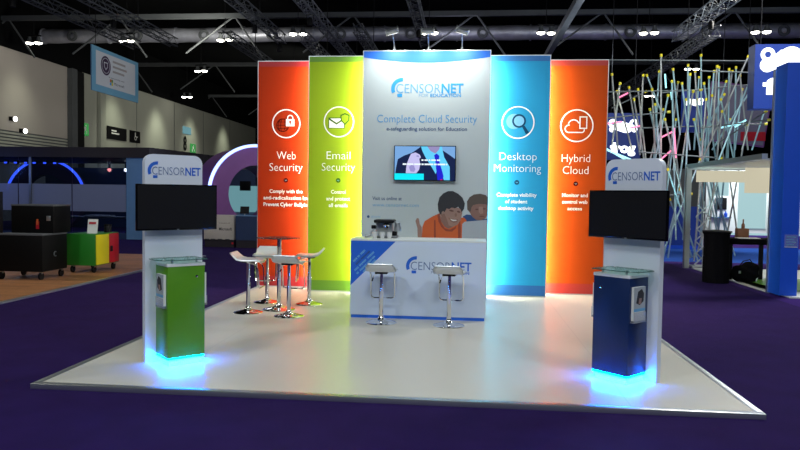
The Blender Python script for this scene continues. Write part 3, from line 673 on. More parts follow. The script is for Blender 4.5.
# ================================================================ BAR STOOLS AND TABLE
def make_stool(hs, label):
    """sitter looks towards local -y, the low back is at +y"""
    r = thing('bar_stool', label, 'bar stool', (0, 0, 0), 0, 'white chrome bar stools on the platform')
    mb('chrome').lathe([(0, 0), (0.195, 0), (0.20, 0.006), (0.19, 0.014), (0.12, 0.030), (0.06, 0.046), (0.036, 0.075), (0.032, 0.09), (0, 0.09)], seg=48).build('base', r)
    mb('chrome').tube([(0, 0, 0.085), (0, 0, 0.42)], 0.029, 20).build('column', r)
    mb('chrome').tube([(0, 0, 0.42), (0, 0, hs-0.05)], 0.022, 18).build('piston', r)
    # moulded seat: side profile swept across with rounded plan corners
    prof = [(-0.20, -0.035), (-0.195, -0.012), (-0.15, 0.0), (-0.05, -0.006), (0.06, -0.004), (0.12, 0.012), (0.165, 0.05), (0.20, 0.09)]
    th = 0.032
    b = mb('seat_white'); nx = 12; W = 0.18; top = []; bot = []
    for (y, z) in prof:
        row_t = []; row_b = []
        e = max(0, (abs(y)-0.13)/0.07); ww = W-0.035*min(1, e)**2
        for i in range(nx+1):
            x = -ww+2*ww*i/nx; dish = 0.012*(1-(x/ww)**2)
            row_t.append(b.bm.verts.new((x, y, hs+z-dish))); row_b.append(b.bm.verts.new((x*0.97, y*0.98+(0.012 if y > 0.1 else 0), hs+z-th-dish*0.3)))
        top.append(row_t); bot.append(row_b)
    F = b.bm.faces.new
    for j in range(len(prof)-1):
        for i in range(nx):
            F((top[j][i], top[j][i+1], top[j+1][i+1], top[j+1][i])); F((bot[j][i], bot[j+1][i], bot[j+1][i+1], bot[j][i+1]))
        F((top[j][0], top[j+1][0], bot[j+1][0], bot[j][0])); F((top[j][nx], bot[j][nx], bot[j+1][nx], top[j+1][nx]))
    for i in range(nx):
        F((top[0][i], bot[0][i], bot[0][i+1], top[0][i+1])); F((top[-1][i], top[-1][i+1], bot[-1][i+1], bot[-1][i]))
    st = b.build('seat', r, 60)
    sb = st.modifiers.new('round', 'BEVEL'); sb.width = 0.006; sb.segments = 2; sb.limit_method = 'ANGLE'
    # chrome rim round the seat
    e = [( -0.183, y, hs+z-0.018) for y, z in prof[1:-1]]; f_ = [(0.183, y, hs+z-0.018) for y, z in prof[1:-1]][::-1]
    bk = [(-0.15, 0.212, hs+0.075), (0.15, 0.212, hs+0.075)]
    mb('alu').tube(e+bk+f_+[(0.15, -0.205, hs-0.035), (-0.15, -0.205, hs-0.035)], 0.010, 8, closed=True).build('seat_rim', r)
    mb('black').box(-0.08, 0.08, -0.08, 0.08, hs-0.06, hs-0.03, 0.005).build('mounting_plate', r)
    zf = hs-0.40
    mb('chrome').tube([(-0.155, -0.02, hs-0.045), (-0.155, -0.13, hs-0.07), (-0.155, -0.17, hs-0.14), (-0.155, -0.185, zf+0.04), (-0.145, -0.187, zf+0.01), (-0.115, -0.188, zf), (0.115, -0.188, zf), (0.145, -0.187, zf+0.01), (0.155, -0.185, zf+0.04), (0.155, -0.17, hs-0.14), (0.155, -0.13, hs-0.07), (0.155, -0.02, hs-0.045)], 0.010, 8).build('footrest', r)
    l = mb('chrome').tube([(0.02, 0.0, hs-0.055), (0.09, 0.01, hs-0.075), (0.115, 0.012, hs-0.13)], 0.005, 6).build('height_lever', r)
    mb('black').tube([(0.108, 0.0115, hs-0.115), (0.122, 0.013, hs-0.16)], 0.009, 8).build('lever_grip', l)
    return r
s0 = make_stool(0.70, 'white bar stool at the left of the counter front'); s0.location = (-0.396, 3.30, 0); s0.rotation_euler.z = PI+0.02
s1 = dup(s0, (0.476, 3.24, 0), PI-0.12, 'white bar stool before the counter logo')
t0 = make_stool(0.755, 'white bar stool at the left side of the round glass table, back outwards'); t0.location = (-2.30, 3.76, 0); t0.rotation_euler.z = PI/2+0.05
dup(t0, (-2.30, 4.68, 0), 0.12, 'white bar stool behind the round glass table, facing the camera')
dup(t0, (-1.64, 4.62, 0), -PI/2+0.15, 'white bar stool right of the round glass table by the green panel')
dup(t0, (-1.68, 3.57, 0), PI-0.1, 'white bar stool nearest the camera at the round glass table')
r = thing('bar_table', 'tall round smoked glass bar table with chrome post and foot', 'table', (-1.955, 4.08, 0))
mb('chrome').lathe([(0, 0), (0.225, 0), (0.23, 0.007), (0.21, 0.016), (0.12, 0.032), (0.06, 0.05), (0.04, 0.08), (0.036, 0.09), (0, 0.09)], seg=48).build('base', r)
mb('chrome').tube([(0, 0, 0.085), (0, 0, 1.01)], 0.030, 20).build('post', r)
mb('alu').lathe([(0, 0), (0.09, 0.0), (0.09, 0.008), (0, 0.008)], (0, 0, 1.008), 24).build('mounting_plate', r)
tt = mb('glass_table').lathe([(0, 0), (0.318, 0), (0.325, 0.004), (0.318, 0.009), (0, 0.009)], (0, 0, 1.017), 56); tt.build('glass_top', r)

# ================================================================ KIOSKS
def kiosk(loc, rot, mcab, side, label, cabc):
    r = thing('display_kiosk', label, 'display stand', loc, rot, 'pair of display kiosks at the platform front corners')
    ws, t, hs = 0.575, 0.067, 2.008; hw = ws/2; rc = 0.085
    pts = [(-hw, 0), (hw, 0)]
    pts += [(hw-rc+rc*math.cos(a), hs-rc+rc*math.sin(a)) for a in [PI/2*i/8 for i in range(9)]]
    pts += [(-hw+rc+rc*math.cos(a), hs-rc+rc*math.sin(a)) for a in [PI/2+PI/2*i/8 for i in range(9)]]
    mb('board_white').prism(pts, 0, t).build('back_board', r)
    b = mb('ink_blue'); logo(b, -0.218, 0.268, 1.812, 0.078, -0.0005, 'ink_blue', 'ink_slate', 'ink_blue'); b.build('company_logo', r, 0, recalc=False)
    ox = 0.0
    # cabinet on a lit plinth
    wc, dc, zb, hc = 0.365, 0.30, 0.079, 0.945; c = wc/2
    cb = mb(mcab).box(-c+ox, c+ox, -dc, -0.001, zb, hc, 0.003).build('cabinet', r)
    mb('chrome').lathe([(0, 0), (0.012, 0), (0.012, 0.006), (0.006, 0.007), (0, 0.007)], seg=16).build('door_lock', cb).matrix_local = Matrix.Translation((0.10*side+ox, -dc-0.001, hc-0.10)) @ Matrix.Rotation(PI/2, 4, 'X')
    mb('white').box(-c+ox-0.004, c+ox+0.004, -dc-0.004, -0.001, hc, hc+0.028, 0.003).build('cabinet_top', r)
    pl = mb('white').box(-c+ox+0.02, c+ox-0.02, -dc+0.02, -0.001, 0, zb).build('plinth', r)
    b = mb('led_kiosk'); zz0, zz1 = zb-0.014, zb-0.002
    b.box(-c+0.004, c-0.004, -dc+0.004, -dc+0.016, zz0, zz1); b.box(-c+0.004, -c+0.016, -dc+0.018, -0.005, zz0, zz1); b.box(c-0.016, c-0.004, -dc+0.018, -0.005, zz0, zz1)
    b.build('led_strip', pl)
    # glass shelf with bowed front edge on four standoffs
    gw = 0.29; zt = hc+0.058
    gi, go, rr_ = 0.20, 0.27, 0.17; fy = -dc-0.035
    gp = [(gi, -0.01), (gi, fy+0.02), (gi-0.02, fy)]+[(-go+rr_-rr_*math.sin(a), fy+rr_-rr_*math.cos(a)) for a in [PI/2*i/10 for i in range(11)]]+[(-go, -0.06), (-go+0.05, -0.01)]
    gp = [(side*x, y) for x, y in gp]
    gs = mb('glass').prism(gp, zt, zt+0.008, 'xy').build('glass_shelf', r)
    e = mb('glass_edge').tube([(x, y, zt+0.004) for x, y in gp], 0.0042, 6, closed=True).build('shelf_edge', gs)
    for sx in (-0.12, 0.12):
        for sy in (-0.06, -dc+0.05):
            mb('alu').lathe([(0, 0), (0.011, 0), (0.011, 0.030), (0.014, 0.031), (0.014, 0.044), (0, 0.045)], (sx, sy, hc+0.028), 14).build('standoff', gs)
    # television on a bracket
    z0, z1, wt, dt = 1.279, 1.72, 0.80, 0.096
    tv = mb('black_gloss').box(-wt/2, wt/2, -dt, -dt+0.035, z0, z1, 0.005).build('television', r)
    mb('black').box(-wt/2+0.012, wt/2-0.012, -dt-0.001, -dt, z0+0.016, z1-0.012).build('screen', tv)
    mb('black').box(-0.14, 0.14, -dt+0.035, -0.001, z0+0.08, z1-0.08).build('bracket', tv)
    mb('alu').box(-0.012, 0.012, -dt-0.002, -dt, z0+0.003, z0+0.010).build('badge', tv)
    # leaflet holders on both flanks of the cabinet
    for sg in (-1, 1):
        x = sg*c
        hd = mb('acrylic').box(min(x, x+sg*0.035), max(x, x+sg*0.035), -0.275, -0.085, 0.555, 0.57).box(min(x+sg*0.033, x+sg*0.036), max(x+sg*0.033, x+sg*0.036), -0.275, -0.085, 0.555, 0.65).build('leaflet_holder', r)
        lf = mb('paper').box(min(x+sg*0.004, x+sg*0.028), max(x+sg*0.004, x+sg*0.028), -0.27, -0.09, 0.575, 0.87).build('leaflets', hd)
        X = x+sg*0.0285
        q = mb('print_grey'); q.box(min(X, X+sg*.001), max(X, X+sg*.001), -0.27, -0.09, 0.68, 0.87)
        X += sg*0.001
        q.use('hair').prism([(-0.235, 0.73), (-0.18, 0.71), (-0.12, 0.74), (-0.115, 0.81), (-0.15, 0.85), (-0.21, 0.83)], min(X, X+sg*.001), max(X, X+sg*.001), 'yz')
        q.use('skin').prism([(-0.20, 0.72), (-0.16, 0.72), (-0.15, 0.77), (-0.19, 0.77)], X+sg*.001 if sg > 0 else X-.002, X+.002 if sg > 0 else X-.001, 'yz')
        q.use('ink_soft').box(min(X, X+sg*.001), max(X, X+sg*.001), -0.27, -0.09, 0.655, 0.68)
        q.build('leaflet_cover', lf, 0)
    return r
kiosk((-2.176, 1.034, 0), 0.785, 'cab_green', 1, 'left display kiosk with green cabinet glowing blue underneath', 'green')
kiosk((2.181, 1.001, 0), -0.785, 'cab_blue', -1, 'right display kiosk with navy cabinet glowing blue underneath', 'blue')

# ================================================================ LEFT BACKGROUND
r = thing('wooden_deck', 'brown plank floor deck of the neighbouring stand at left', 'deck', (-6.2, 2, HZ))
mb('deck_wood').box(-8.0, 0, 0, 10.2, 0, 0.03).build('planks', r)
mb('alu').box(0, 0.05, 0, 10.2, 0, 0.032).build('edge_trim', r)
DZ = HZ+0.03
def caster(par, x, y, z=0, rr=0.07):
    c_ = mb('black').tube([(x-0.018, y, z+rr), (x+0.018, y, z+rr)], rr, 18).build('caster', par)
    mb('alu').box(x-0.026, x+0.026, y-0.02, y+0.02, z+rr*1.6, z+rr*2.25).build('caster_fork', c_)
def crate(loc, sx, sy, sz, label, cast, latch):
    r = thing('flight_case', label, 'storage crate', loc, 0, 'black crates stacked on the wooden deck'); z0 = 0.155 if cast else 0
    mb('crate_black').box(-sx, 0, 0, sy, z0, sz, 0.012).build('box_shell', r)
    l = mb('steel').box(-sx-0.004, 0.004, -0.004, sy+0.004, sz-0.02, sz+0.008, 0.004).build('lid', r)
    if latch == 'ring': mb('alu').ring(sy*0.5, sz*0.55, 0.035, 0.05, 0.0, 0.012, 60, 300, 20, 'yz').build('handle', r)
    else:
        mb('alu').box(-0.13, -0.05, -0.012, 0, sz*0.45, sz*0.62, 0.004).build('handle', r)
        q = mb('cart_red').box(-0.34, -0.28, -0.008, 0, sz*0.15, sz*0.42); q.use('shirt_orange').box(-0.33, -0.29, -0.009, -0.008, sz*0.3, sz*0.5); q.build('sticker', r)
    if cast:
        for x in (-sx+0.08, -0.08):
            for y in (0.08, sy-0.08): caster(r, x, y)
    return r
crate((-7.07, 6.52, DZ), 0.93, 0.80, 0.845, 'black wheeled crate, lower of the stack at the far left', True, 'ring')
crate((-7.06, 6.85, DZ+0.853), 0.84, 0.58, 0.53, 'black crate with grey lid on top of the wheeled crate', False, 'x')
r = thing('storage_cart', 'wheeled cart cabinet, green side with yellow and red doors', 'cabinet', (-6.77, 7.82, DZ))
mb('cart_green').box(-0.62, 0, 0, 0.94, 0.15, 0.79, 0.006).build('carcass', r)
for y0, y1, m in ((0.01, 0.50, 'yellow'), (0.51, 0.91, 'cart_red')):
    d = mb(m).box(0.001, 0.022, y0, y1, 0.165, 0.775, 0.004).build('door', r)
    d['label'] = 'yellow door' if m == 'yellow' else 'red door'
    if m == 'cart_red': mb('black').box(0.022, 0.04, y0+0.03, y0+0.12, 0.40, 0.52, 0.008).build('handle', d)
for x in (-0.53, -0.08):
    for y in (0.08, 0.86): caster(r, x, y)
r = thing('booklet_stand', 'white leaning booklet card on top of the green cart', 'booklet', (-6.99, 8.10, DZ+0.79), 0.2)
p_ = mb('paper').prism([(-0.02, 0.0), (-0.012, 0.0), (0.06, 0.29), (0.052, 0.29)], -0.10, 0.10, 'yz').build('card', r)
b = mb('cart_red'); b.prism([(-0.001, 0.19), (0.001, 0.2), (0.0225, 0.235), (0.0185, 0.235)], -0.07, 0.07, 'yz')
b.build('printed_title', p_).location = (0, 0.005, 0)
mb('print_grey').prism([(0.0, 0.0), (0.12, 0.0), (0.055, 0.22)], -0.01, 0.01, 'yz').build('strut', r)
r = thing('black_canister', 'small black canister standing on the green cart', 'canister', (-6.90, 8.55, DZ+0.79))
mb('black').lathe([(0, 0), (0.075, 0), (0.075, 0.15), (0.07, 0.16), (0, 0.16)], seg=24).build('body', r)
mb('crate_black').lathe([(0.077, 0.14), (0.077, 0.17), (0.0, 0.175)], seg=24).build('lid', r)
r = thing('monitor_cabinet', 'black upright screen cabinet cut by the left edge of the picture', 'screen', (-9.3, 8.0, DZ))
mb('black').box(-0.5, 0.22, 0, 0.3, 0.75, 1.62, 0.01).build('screen_housing', r); mb('steel').box(-0.2, 0.0, 0.05, 0.25, 0, 0.75).build('stand', r)
mb('black_gloss').box(-0.46, 0.18, -0.006, 0, 0.8, 1.58).build('screen', r)
r = thing('black_trolley', 'black wheeled screen trolley behind the left kiosk', 'trolley', (-5.72, 8.6, DZ-0.03))
mb('black').box(-0.28, 0.28, 0, 0.3, 0.1, 1.85, 0.01).build('screen_housing', r)
for x in (-0.24, 0.24): caster(r, x, 0.08, 0, 0.045)

# glass-fronted booth
BY0 = 18.0
r = thing('exhibition_booth', 'glass fronted booth with black flat fascia and frosted band at left', 'exhibition booth', (-10.4, BY0, HZ), 0)
fa = mb('booth_dark').box(-9, 0.0, -0.1, 5.0, 2.88, 3.24); fa.build('fascia', r)
b = mb('booth_dark'); n = 12
for i in range(n):
    a0, a1 = i/n, (i+1)/n
    x0, y0 = a0*1.42, -0.1+3.2*a0**1.4; x1, y1 = a1*1.42, -0.1+3.2*a1**1.4
    b.prism([(x0, y0), (x1, y1), (x1-0.1, y1+0.5), (x0-0.1, y0+0.5)], 2.88-0.18*a0, 3.24-0.12*a0, 'xy')
b.build('fascia_curve', r)
mb('booth_navy').box(-9, -0.9, 0, 0.08, 0, 0.22).build('kickboard', r)
for i in range(4):
    x0 = -9+i*2.03
    mb('pane').box(x0+0.01, x0+2.0, 0.03, 0.05, 0.22, 2.88).build('glass_pane', r)
    mb('frosted').box(x0+0.01, x0+2.0, 0.015, 0.028, 0.97, 1.93).build('frosted_band', r)
mb('booth_blue').box(-0.88, -0.25, -0.02, 0.25, 0, 2.88).build('blue_column', r)
b = mb('booth_blue').box(-0.25, 1.25, 0.4, 0.5, 0, 2.72); b.build('blue_wall', r)
mb('alu_dark').box(-4.5, -4.42, -0.05, 0.0, 0, 2.88).build('mullion', r)
mb('booth_navy').box(-9, 1.3, 8.0, 8.1, 0, 2.8).build('rear_wall', r)
mb('alu_dark').box(-4.6, -0.9, 1.2, 1.8, 0.68, 0.74).build('work_counter', r)
mb('white').box(-3.2, -2.2, 1.3, 1.7, 0.74, 0.79).build('paper_pile', r)
for x, m in ((-1.62, 'red_lamp'), (-3.12, 'red_lamp'), (-2.42, 'lamp_flood')):
    l = mb('black').tube([(x, 3.0, 2.6), (x, 3.0, 2.88)], 0.05, 10).build('spot_lamp', r); mb(m).sphere((x, 3.0, 2.55), 0.075).build('bulb', l)
for i in range(7):
    x = -7.6+i*0.42+0.1*random.random()
    l = mb('black').box(x-0.08, x+0.08, 2.4, 2.5, 2.72, 2.86).build('led_fitting', r); mb('arch_led_far').box(x-0.06, x+0.06, 2.39, 2.40, 2.74, 2.80).build('led_face', l)
mb('exit_green').box(-1.45, -1.05, 7.9, 7.99, 2.25, 2.4).build('exit_sign', r)
mb('brown').box(-2.9, -2.2, 7.8, 7.95, 1.9, 2.2).build('picture', r)
light('AREA', 'booth_and_fill_light', (-14, 21, 2.8), (-14, 21, 0), 40, (0.6, 0.7, 1.0), 2)
light('POINT', 'booth_and_fill_light', (-16.5, 16.4, 2.4), (0, 0, 0), 30, (0.15, 0.3, 1.0), 0.3)  # blue fill added before the glass, standing in for the arch light
light('POINT', 'booth_and_fill_light', (-13.5, 15.4, 2.6), (0, 0, 0), 14, (0.7, 0.8, 1.0), 0.3)  # pale fill added to brighten the frosted front

# ring gateway
def ring_gate(name, label, loc, rot, ro, ri, depth, m1, m2, led, a0, a1, lw=0.05):
    r = thing(name, label, 'arch', loc, rot); 
    b = mb(m1).ring(0, 0, ri, ro, 0, depth, 0, 360, 56); b.build('ring_shell', r)
    mb(m2).ring(0, 0, ri+0.01, ro-0.01, -0.012, -0.001, 0, 360, 56).build('front_face', r)
    mb(led).ring(0, 0, ro-0.005, ro+lw, -0.05, 0.02, a0, a1, 40).build('led_edge', r)
    return r
ring_gate('ring_gateway', 'big purple ring gateway with blue-white light edge beside the red panel', (-6.45, 17.6, 1.62-0.0), 0.66, 1.60, 0.98, 2.0, 'purple_wall', 'purple_wall', 'arch_led', 60, 200, 0.09)
ring_gate('ring_gateway', 'distant dark ring gateway edged in blue light behind the booth glass', (-18.1, 24, 1.35), 0.2, 1.62, 1.0, 0.6, 'purple_dark', 'purple_dark', 'arch_led_far', 20, 170, 0.09)
light('POINT', 'gateway_light', (-5.5, 16.2, 3.0), (0, 0, 0), 26, (0.7, 0.75, 1.0), 0.3)
light('POINT', 'gateway_light', (-9.6, 17.0, 2.2), (0, 0, 0), 14, (0.2, 0.35, 1.0), 0.3)
r = thing('reception_desk', 'white boxy desk with partner logos behind the left kiosk', 'desk', (at_y(219, 230, 15.4).x, 15.4, HZ))
mb('wall_pale').box(-0.49, 0.49, 0, 0.5, 0.24, 1.0, 0.01).build('body', r)
mb('booth_dark').box(-0.47, 0.47, 0.03, 0.5, 0, 0.24).build('plinth', r)
b = mb('hair'); b.text('Microsoft', 0.0, 0.42, 0.53, 0.62, -0.002, 0.02); mb('hair').text('In association with', 0.0, 0.35, 0.74, 0.78, -0.002).build('caption', r, 0)
b.build('lettering', r, 0)
for x in (-0.46, -0.26, -0.04, 0.20): mb('hair').box(x, x+0.14, -0.003, -0.001, 0.22, 0.26).build('partner_logo', r, 0)
mb('cart_red').box(0.40, 0.47, -0.003, -0.001, 0.10, 0.16).build('partner_logo', r, 0)
r = thing('blue_counter', 'dark blue counter under the ring gateway', 'counter', (-6.0, 15.6, HZ))
mb('booth_navy').box(-0.40, 1.0, -0.3, 0.15, 0.24, 0.98).build('body', r); mb('booth_dark').box(-0.39, 0.98, -0.27, 0.15, 0, 0.24).build('plinth', r); mb('booth_blue').box(-0.41, 1.02, -0.32, 0.17, 0.98, 1.0).build('top', r)
r = thing('desk_tablet', 'small tilted tablet screen on the blue counter', 'tablet', (-6.20, 15.55, HZ+1.0))
mb('black').box(-0.14, 0.14, 0, 0.02, 0.05, 0.28, rot=Matrix.Rotation(-0.2, 4, 'X')).build('screen', r); mb('alu').tube([(0, 0.02, 0), (0, 0.02, 0.1)], 0.015, 8).build('stem', r)
r = thing('pale_partition', 'pale blue partition seen through the ring gateway', 'partition', (-8.7, 23.0, HZ))
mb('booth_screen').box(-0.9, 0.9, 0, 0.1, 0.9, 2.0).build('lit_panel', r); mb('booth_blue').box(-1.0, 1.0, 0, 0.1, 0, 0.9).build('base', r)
mb('black').box(-0.1, 0.35, -0.12, -0.05, 1.8, 2.2).build('screen', r)
mb('alu').tube([(-0.6, -0.3, 0), (-0.6, -0.3, 2.2)], 0.04, 8).build('post', r)

# hanging banner
r = thing('hanging_banner', 'white hanging sign with light blue border and round purple crest', 'hanging sign', (-13, 18.8, 5.34))
L, H = 3.6, 1.65
mb('booth_blue').box(-0.04, 0, 0, L, 0, H).build('frame', r)
# face turned towards +x : build in xz and rotate
fa = mb('banner_edge'); fa.box(0, L, -0.004, 0, 0, H)
fa.use('white').box(0.28, L-0.28, -0.008, -0.004, 0.26, H-0.14)
fa.use('purple_dark').ring(0.98, 1.05, 0.0001, 0.36, -0.010, -0.008, 0, 360, 32)
fa.use('white').ring(0.98, 1.05, 0.27, 0.29, -0.012, -0.010, 0, 360, 28); fa.prism([(0.84, 1.18), (1.12, 1.18), (1.11, 1.0), (0.98, 0.88), (0.85, 1.0)], -0.012, -0.010)
fa.use('purple_dark').prism([(0.88, 1.14), (1.08, 1.14), (1.07, 1.01), (0.98, 0.93), (0.89, 1.01)], -0.014, -0.012)
fa.use('wall_pale')
for i, (a, c) in enumerate(((1.5, 2.5), (1.5, 2.6), (1.5, 2.4))): fa.box(a, c, -0.010, -0.008, 1.26-0.19*i, 1.29-0.19*i+0.05)
fa.use('hair').text('In partnership with', 1.2, 2.4, 0.64, 0.69, -0.0095)
for i, m in enumerate(('shirt_orange', 'cab_green', 'ink_sky', 'yellow')): fa.use(m).box(1.28+0.12*(i % 2), 1.39+0.12*(i % 2), -0.010, -0.008, 0.49-0.12*(i//2), 0.60-0.12*(i//2))
fa.use('hair').text('Microsoft', 1.6, 2.4, 0.42, 0.52, -0.0095)
o = fa.build('printed_face', r, 0); o.rotation_euler.z = PI/2
for y in (0.3, L-0.3): mb('black').tube([(-0.02, y, H), (-0.02, y, 12.4-5.34)], 0.012, 5).build('hanging_wire', r)

# signs on the hall wall
def wall_sign(name, px0, py0, px1, py1, m, label, cat, content=None):
    a = at_x(px0, py0, WX+0.06); c = at_x(px1, py1, WX+0.06); cy, cz = (a.y+c.y)/2, (a.z+c.z)/2; hw = abs(c.y-a.y)/2; hh = abs(a.z-c.z)/2
    r = thing(name, label, cat, (WX+0.03, cy, cz)); mb(m).box(0, 0.05, -hw, hw, -hh, hh).build('sign_board', r)
    if content:
        q = mb('ink_white'); content(q, hw, hh); o = q.build('lettering', r, 0); o.rotation_euler.z = PI/2; o.location = (0.05, 0, 0)
    return r
def cont1(q, hw, hh):
    for i, (a, c) in enumerate(((-0.6, -0.1), (-0.6, 0.2))): q.box(a*hw, c*hw, -0.004, 0, (0.25-0.4*i)*hh, (0.35-0.4*i)*hh+0.05)
def cont2(q, hw, hh): q.ring(0.05*hw, -0.2*hh, 0.28*hh, 0.40*hh, -0.004, 0, 120, 400, 20); q.ring(0, 0.6*hh, 0.0001, 0.14*hh, -0.004, 0); q.box(-0.08*hw, 0.08*hw, -0.004, 0, 0, 0.45*hh); q.box(0, 0.5*hw, -0.004, 0, -0.05*hh, 0.07*hh)
def cont3(q, hw, hh): q.ring(0.2*hw, 0.6*hh, 0.0001, 0.16*hh, -0.004, 0); q.box(-0.25*hw, 0.25*hw, -0.004, 0, -0.2*hh, 0.4*hh); q.box(-0.5*hw, -0.2*hw, -0.004, 0, -0.8*hh, -0.2*hh); q.box(0.3*hw, 0.5*hw, -0.004, 0, -0.7*hh, -0.2*hh)
wall_sign('direction_sign', 107.2, 125.5, 126.5, 141.5, 'black', 'wide black sign with white lettering on the hall wall', 'sign', cont1)
wall_sign('toilet_sign', 130, 130, 140, 143.5, 'black', 'small square black wheelchair symbol sign on the hall wall', 'sign', cont2)
wall_sign('exit_sign', 81.5, 122.5, 88.5, 136, 'exit_green', 'green lit exit sign nearest along the left wall', 'exit sign', cont3)
wall_sign('exit_sign', 190.5, 143.5, 195.5, 153, 'exit_green', 'green lit exit sign right of the number 8', 'exit sign', cont3)
wall_sign('zone_sign', 183, 126, 191, 135, 'booth_screen', 'pale cyan sign above the number 8 on the hall wall', 'sign')
a = at_x(185, 150, WX+0.03); q = mb('black').text('8', -0.36, 0.36, -0.0, 1.2, 0, 0.03); o = q.build('hall_number', None, 0); o.rotation_euler.z = PI/2; o.location = (WX+0.04, a.y, a.z)
tag(o, 'large black number 8 painted on the hall wall', 'number')
for px, py, lb in ((15, 119, 'small bright wall floodlight, upper of two at the far left'), (25, 131, 'bright wall floodlight, lower of two at the far left')):
    p = at_x(px, py, WX+0.3); r = thing('wall_floodlight', lb, 'floodlight', p)
    mb('black').box(-0.25, 0.0, -0.15, 0.15, -0.1, 0.12).build('housing', r); mb('lamp_flood').sphere((0.02, 0, 0), 0.16, (0.5, 1, 0.8), 12).build('lamp', r)

# ================================================================ RIGHT BACKGROUND
# blue tower
r = thing('blue_tower', 'tall bright blue booth wall end with silver edge at the right', 'booth wall', (6.2, 7.24, HZ))
mb('tower_blue').box(0.0, 0.29, 0.0, 0.46, 0.02, 4.10).build('wall_body', r)
mb('tower_blue_side').box(-0.004, 0.0, 0.0, 0.45, 0.02, 4.09).build('side_sheet', r)
mb('alu').box(-0.03, 0.02, 0.45, 0.50, 0, 4.06).build('edge_profile', r)
q = mb('acrylic').box(0.05, 0.27, -0.008, -0.002, 0.88, 1.10); q.build('notice_holder', r)
q = mb('ink_soft'); 
for i in range(4): q.box(0.08, 0.24-0.03*(i % 2), -0.010, -0.008, 1.05-0.045*i, 1.063-0.045*i)
q.use('white').box(0.05, 0.27, -0.012, -0.008, 0.875, 0.885); q.build('notice_text', r, 0)
r = thing('yellow_floor_patch', 'pale timber floor edge with green mat beside the blue tower', 'mat', (6.49, 7.0, HZ))
mb('counter_top').box(-0.2, 2.5, 0.05, 3.0, 0.0, 0.02).build('floor_board', r)
mb('cab_green').box(0.05, 2.4, 0.9, 2.9, 0.02, 0.03).build('green_mat', r)
# hanging frog sign
def frog_mark(b, s, y, ox=0, oz=0):
    b.ring(ox-0.62*s, oz+0.22*s, 0.10*s, 0.26*s, y-0.01, y, 0, 360, 28); b.ring(ox+0.62*s, oz+0.22*s, 0.10*s, 0.26*s, y-0.01, y, 0, 360, 28)
    pts = [(ox+0.62*s*math.cos(a), oz+0.32*s*math.sin(a)+0.06*s*math.cos(3*a)) for a in [2*PI*i/28 for i in range(28)]]
    b.prism(pts, y-0.012, y-0.001)
    b.ring(ox-0.66*s, oz-0.14*s, 0.0001, 0.17*s, y-0.011, y); b.ring(ox+0.66*s, oz-0.14*s, 0.0001, 0.17*s, y-0.011, y)
r = thing('hanging_sign', 'big dark blue hanging sign with glowing frog mark behind the tower', 'hanging sign', (9.04, 12.35, 3.90))
mb('sign_blue').box(-1.4, 1.4, 0, 0.4, 0, 1.56).build('sign_box', r)
q = mb('glow_sign')
for sg in (-1, 1):
    q.ring(sg*1.10, 1.31, 0.075, 0.17, -0.011, -0.001, 0, 360, 30); q.ring(sg*1.11, 1.05, 0.0001, 0.17, -0.011, -0.001, 0, 360, 26); q.ring(sg*0.55, 1.20, 0.0001, 0.30, -0.0115, -0.001, 0, 360, 30)
q.prism([(-1.02, 0.92), (1.02, 0.92), (1.05, 1.2), (0.8, 1.42), (-0.8, 1.42), (-1.05, 1.2)], -0.012, -0.001); q.build('frog_emblem', r, 0)
q = mb('glow_sign').text('frog', -1.20, 1.15, 0.36, 0.74, -0.012, 0.05); q.build('lettering', r, 0)
for x in (-1.2, 1.2): mb('black').tube([(x, 0.2, 1.56), (x, 0.2, 8.4)], 0.015, 5).build('hanging_wire', r)
def small_sign(px0, py0, px1, py1, Yp, label, rot=0.0, text=True):
    a = at_y(px0, py0, Yp); c = at_y(px1, py1, Yp); w_ = (c.x-a.x); h_ = (a.z-c.z)
    r = thing('hanging_sign', label, 'hanging sign', ((a.x+c.x)/2, Yp, c.z), rot)
    mb('sign_blue').box(-w_/2, w_/2, 0, 0.3, 0, h_).build('sign_box', r)
    q = mb('glow_sign'); frog_mark(q, w_*0.48, -0.01, 0, h_*0.70); q.build('frog_emblem', r, 0)
    if text: mb('glow_sign').text('frog', -w_*0.36, w_*0.36, h_*0.16, h_*0.36, -0.012, 0.05).build('lettering', r, 0)
    for x in (-w_/3, w_/3): mb('black').tube([(x, 0.15, h_), (x, 0.15, 12.4-c.z)], 0.012, 5).build('hanging_wire', r)
small_sign(606, 113, 640, 160, 22, 'small glowing frog sign low behind the left end of the scaffold')
small_sign(684, 90, 704, 132, 21.5, 'narrow glowing blue sign seen through the middle of the scaffold', 0.0, False)
r = thing('grey_banner', 'pale grey hanging panel with a red corner behind the scaffold', 'hanging sign', (9.75, 19, 3.55))
mb('purple_wall').box(-1.0, 1.0, 0, 0.1, 0, 2.0, rot=Matrix.Rotation(0.12, 4, 'Y')).build('back_board', r)
mb('banner_grey').box(-0.95, 0.95, -0.02, 0, 0.05, 1.95, rot=Matrix.Rotation(0.12, 4, 'Y')).build('face', r)
mb('cart_red').box(0.1, 0.9, -0.04, -0.02, 0.1, 0.4).build('red_corner', r)
for x in (-0.5, 0.3): mb('black').tube([(x, 0.05, 1.9), (x, 0.05, 9.0)], 0.012, 5).build('hanging_wire', r)

